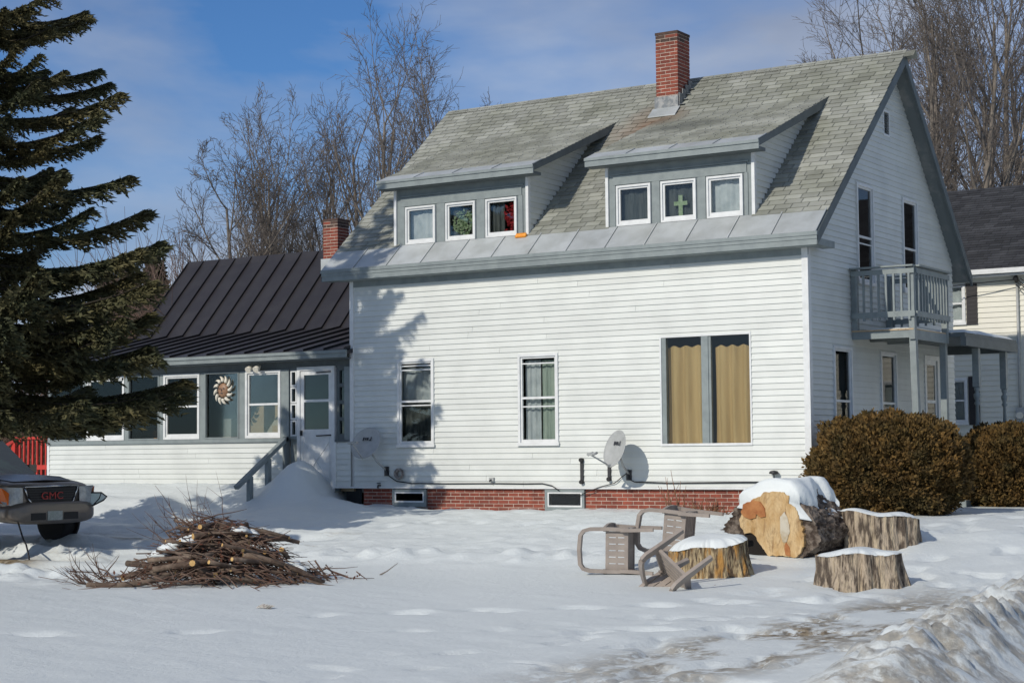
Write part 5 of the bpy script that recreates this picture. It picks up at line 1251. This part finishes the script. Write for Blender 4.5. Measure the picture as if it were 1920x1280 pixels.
def at(px, depth, z=None):
    # ground spot seen under picture column px at that distance
    v = CC+(Vector(cf)+Vector(cr)*((px-960)/3324.3))*depth; return (v.x, v.y, -.42 if z is None else z)
GL = 'bare trees behind the porch wing'; GR = 'bare trees behind the gable and cream house'
bare_tree(at(478, 58), 11.0, 11, 'leaning bare tree farthest left behind the black roof', GL, .42, 1, .18, -.06)
bare_tree(at(512, 62), 12.4, 12, 'tall straight bare tree left of the short chimney, with forked trunk', GL, .30, 2, .3, 0, .8)
bare_tree(at(560, 64), 13.2, 13, 'tallest bare tree between the spruce and the short chimney', GL, .30, 2, .3, 0, .8)
bare_tree(at(618, 62), 12.0, 14, 'slim bare tree right behind the short chimney', GL, .25, 1, .25, 0, .85)
bare_tree(at(700, 60), 13.8, 15, 'bare tree rising left of the main roof corner', GL, .32, 2, .3, 0, .75)
bare_tree(at(742, 63), 14.4, 16, 'tallest bare tree at the left end of the main roof', GL, .30, 2, .3, 0, .8)
bare_tree(at(838, 66), 13.4, 17, 'spreading bare tree behind the left part of the ridge', GL, .50, 1, .3)
bare_tree(at(1790, 56), 16.5, 21, 'thick bare tree just right of the gable peak', GR, .28, 2, .18)
bare_tree(at(1835, 60), 18.0, 22, 'multi stemmed bare tree above the cream house roof', GR, .30, 2, .15)
bare_tree(at(1895, 62), 17.5, 23, 'bare tree at the right edge above the cream house', GR, .32, 2, .15, 0, .9)
bare_tree(at(1640, 66), 18.0, 24, 'bare tree whose top shows left of the gable peak', GR, .50, 1, .3)
# thicket
b = MB(); rng = random.Random(5)
for i in range(1500):
    px = rng.uniform(-160, 345); dp = rng.uniform(44, 56); g = Vector(at(px, dp)); hmax = 7.6*max(.22, min(1, (px+60)/330))*rng.uniform(.45, 1) if px > 90 else rng.uniform(1.5, 3.2)
    d = Vector((rng.gauss(0, .25), rng.gauss(0, .2), 1)).normalized(); pts = [g]
    for k in range(5): d = (d+Vector((rng.gauss(0, .13), rng.gauss(0, .13), 0))).normalized(); pts.append(pts[-1]+d*hmax/5)
    r = .016; b.tube(pts, [r, r*.9, r*.8, r*.65, r*.5, r*.3], 3, 0, False)
    for k in (2, 3, 4):
        for _ in range(2): e = (d+Vector((rng.gauss(0, .6), rng.gauss(0, .6), rng.gauss(0, .3)))).normalized(); b.tube([pts[k], pts[k]+e*hmax*.12, pts[k]+e*hmax*.22], [.010, .008, .005], 3, 0, False)
tag(build(b, 'thicket', mat('thicket twig', (.17, .105, .075), .95, (.24, .165, .125), .8)), 'tangled brown leafless thicket behind the spruce and porch wing', 'thicket', kind='stuff')
def pine(loc, h, seed, label):
    rng = np.random.default_rng(seed); t = thing('pine_tree', loc, label, 'tree', 'young pines in the thicket'); n = 2600
    z = rng.random(n)**.8; r = (1-z)*h*.22*(.4+.6*rng.random(n))*(1+.3*np.sin(z*40)); a = rng.random(n)*6.283
    P_ = np.stack([loc[0]+r*np.cos(a), loc[1]+r*np.sin(a), loc[2]+.08*h+z*h*.92], 1); nr_ = np.stack([np.cos(a), np.sin(a), np.full(n, .5)], 1)
    sprays('crown', P_, nr_, .26, MT['needle2'], t, ns=2)
    build(MB().tube([loc, (loc[0], loc[1], loc[2]+h*.97)], [.12, .02], 6), 'trunk', MT['bark'], t)
pine(at(205, 60), 7.0, 1, 'small pine at the left of the thicket beside the spruce'); pine(at(242, 62), 7.3, 2, 'small pine in the middle of the thicket'); pine(at(290, 58), 7.4, 3, 'small pine nearest the black roof'); pine(at(455, 66), 6.9, 4, 'dark low pine peeking over the black roof ridge')
# spruce at the left edge
SB = Vector((-10.92, -7.92, H(-10.92, -7.92)))
spr = thing('spruce_tree', SB, 'large dark green spruce with drooping boughs at the left edge', 'tree')
SH = 14.6
build(MB().tube([SB+Vector((0, 0, -.2)), SB+Vector((0, 0, .3)), SB+Vector((0, 0, 5)), SB+Vector((0, 0, SH))], [.30, .24, .18, .02], 12), 'trunk', MT['bark'], spr)
def bough(seed):
    rng = np.random.default_rng(seed); n = 42; t = np.linspace(.10, 1, n); Q = []
    ax = lambda t: np.stack([t, .03*np.sin(t*5+seed), -.14*np.sin(np.clip(t, 0, 1)*2.6)+.10*t**2], -1)
    for side in (-1, 1, 0):
        for tw in range(1):
            ln = ((.25*(1-t)**.6+.05)*rng.uniform(.2, 1.5, n))*(1 if side else .6)
            o = ax(t+rng.uniform(-.01, .01, n)); d = np.stack([.75+.25*rng.random(n), side*(.55+.35*rng.random(n))+rng.normal(0, .12, n), -.16-.30*rng.random(n) if side else -.75+rng.normal(0, .2, n)], -1)
            d /= np.linalg.norm(d, axis=1)[:, None]; m_ = 8
            for k in range(m_):
                u = (k+.5)/m_; c = o+d*(ln*u)[:, None]+np.array([0, 0, -.06])*(u*u); 
                for _ in range(2):
                    e = d*.9+rng.normal(0, .42, (n, 3)); e /= np.linalg.norm(e, axis=1)[:, None]; s = np.cross(e, rng.normal(0, 1, (n, 3))); s /= np.linalg.norm(s, axis=1)[:, None]
                    L_ = .050*rng.uniform(.7, 1.3, (n, 1)); w_ = .0085
                    Q.append(np.stack([c-e*L_*.3-s*w_*.6, c+e*L_*.3-s*w_*1.2, c+e*L_, c+e*L_*.3+s*w_*1.2], 1))
    return np.concatenate(Q)           # unit length bough
BO = [bough(s) for s in range(5)]
rng = np.random.default_rng(4); allq = []; tb = MB()
z = 2.35; ring_ = 0
EX = [(2.75, 2.75, .5), (3.15, 2.6, .75), (3.5, 2.75, .5), (3.75, 2.5, .3), (4.15, 2.5, .65), (2.5, 2.6, .85), (3.3, 2.3, .2)]     # fuller low boughs over the porch end
while z < SH-.3 or EX:
    nb_ = 9 if z < 9 else 6; Lz = max(.25, 4.0*(1-(z-.2)/(SH-.2))**.95)
    top_ = z >= SH-.3
    if top_: nb_ = len(EX)
    for k in range(nb_):
        a = 6.283*(k+.5*(ring_ % 2))/nb_+rng.normal(0, .16)+ring_*.7; L_ = Lz*rng.uniform(.45, 1.04); zz = z+rng.normal(0, .13)
        if top_: zz, L_, a = EX[k]
        q = BO[rng.integers(5)].copy(); wid = (.62+.38/max(L_, .6))
        q[..., 0] *= L_; q[..., 1] *= L_*wid*rng.choice((-1, 1)); q[..., 2] *= (.45*L_+.45)
        pit = rng.normal(.03, .07)+(.22*(zz/SH)); cp_, sp2 = math.cos(pit), math.sin(pit)
        x_, z_ = q[..., 0]*cp_-q[..., 2]*sp2, q[..., 0]*sp2+q[..., 2]*cp_
        X_ = x_*math.cos(a)-q[..., 1]*math.sin(a); Y_ = x_*math.sin(a)+q[..., 1]*math.cos(a)
        allq.append(np.stack([X_+SB.x, Y_+SB.y, z_+zz+SB.z], -1))
        pts = []
        for t in (0, .2, .4, .6, .8, .97):
            x = t*L_; h_ = (-.14*math.sin(t*2.6)+.10*t**2)*(.45*L_+.45); xx, hh = x*cp_-h_*sp2, x*sp2+h_*cp_; pts.append((SB.x+xx*math.cos(a), SB.y+xx*math.sin(a), SB.z+zz+hh))
        tb.tube(pts, [.035, .03, .024, .018, .012, .005], 4, 0, False)
    z += .40; ring_ += 1
    if top_: EX = []
tag(build(tb, 'boughs', mat('dark bough', (.035, .028, .02), .9), spr), kind='stuff')
V = np.concatenate(allq).reshape(-1, 3)
quads('crown', V, MT['needle'], spr)
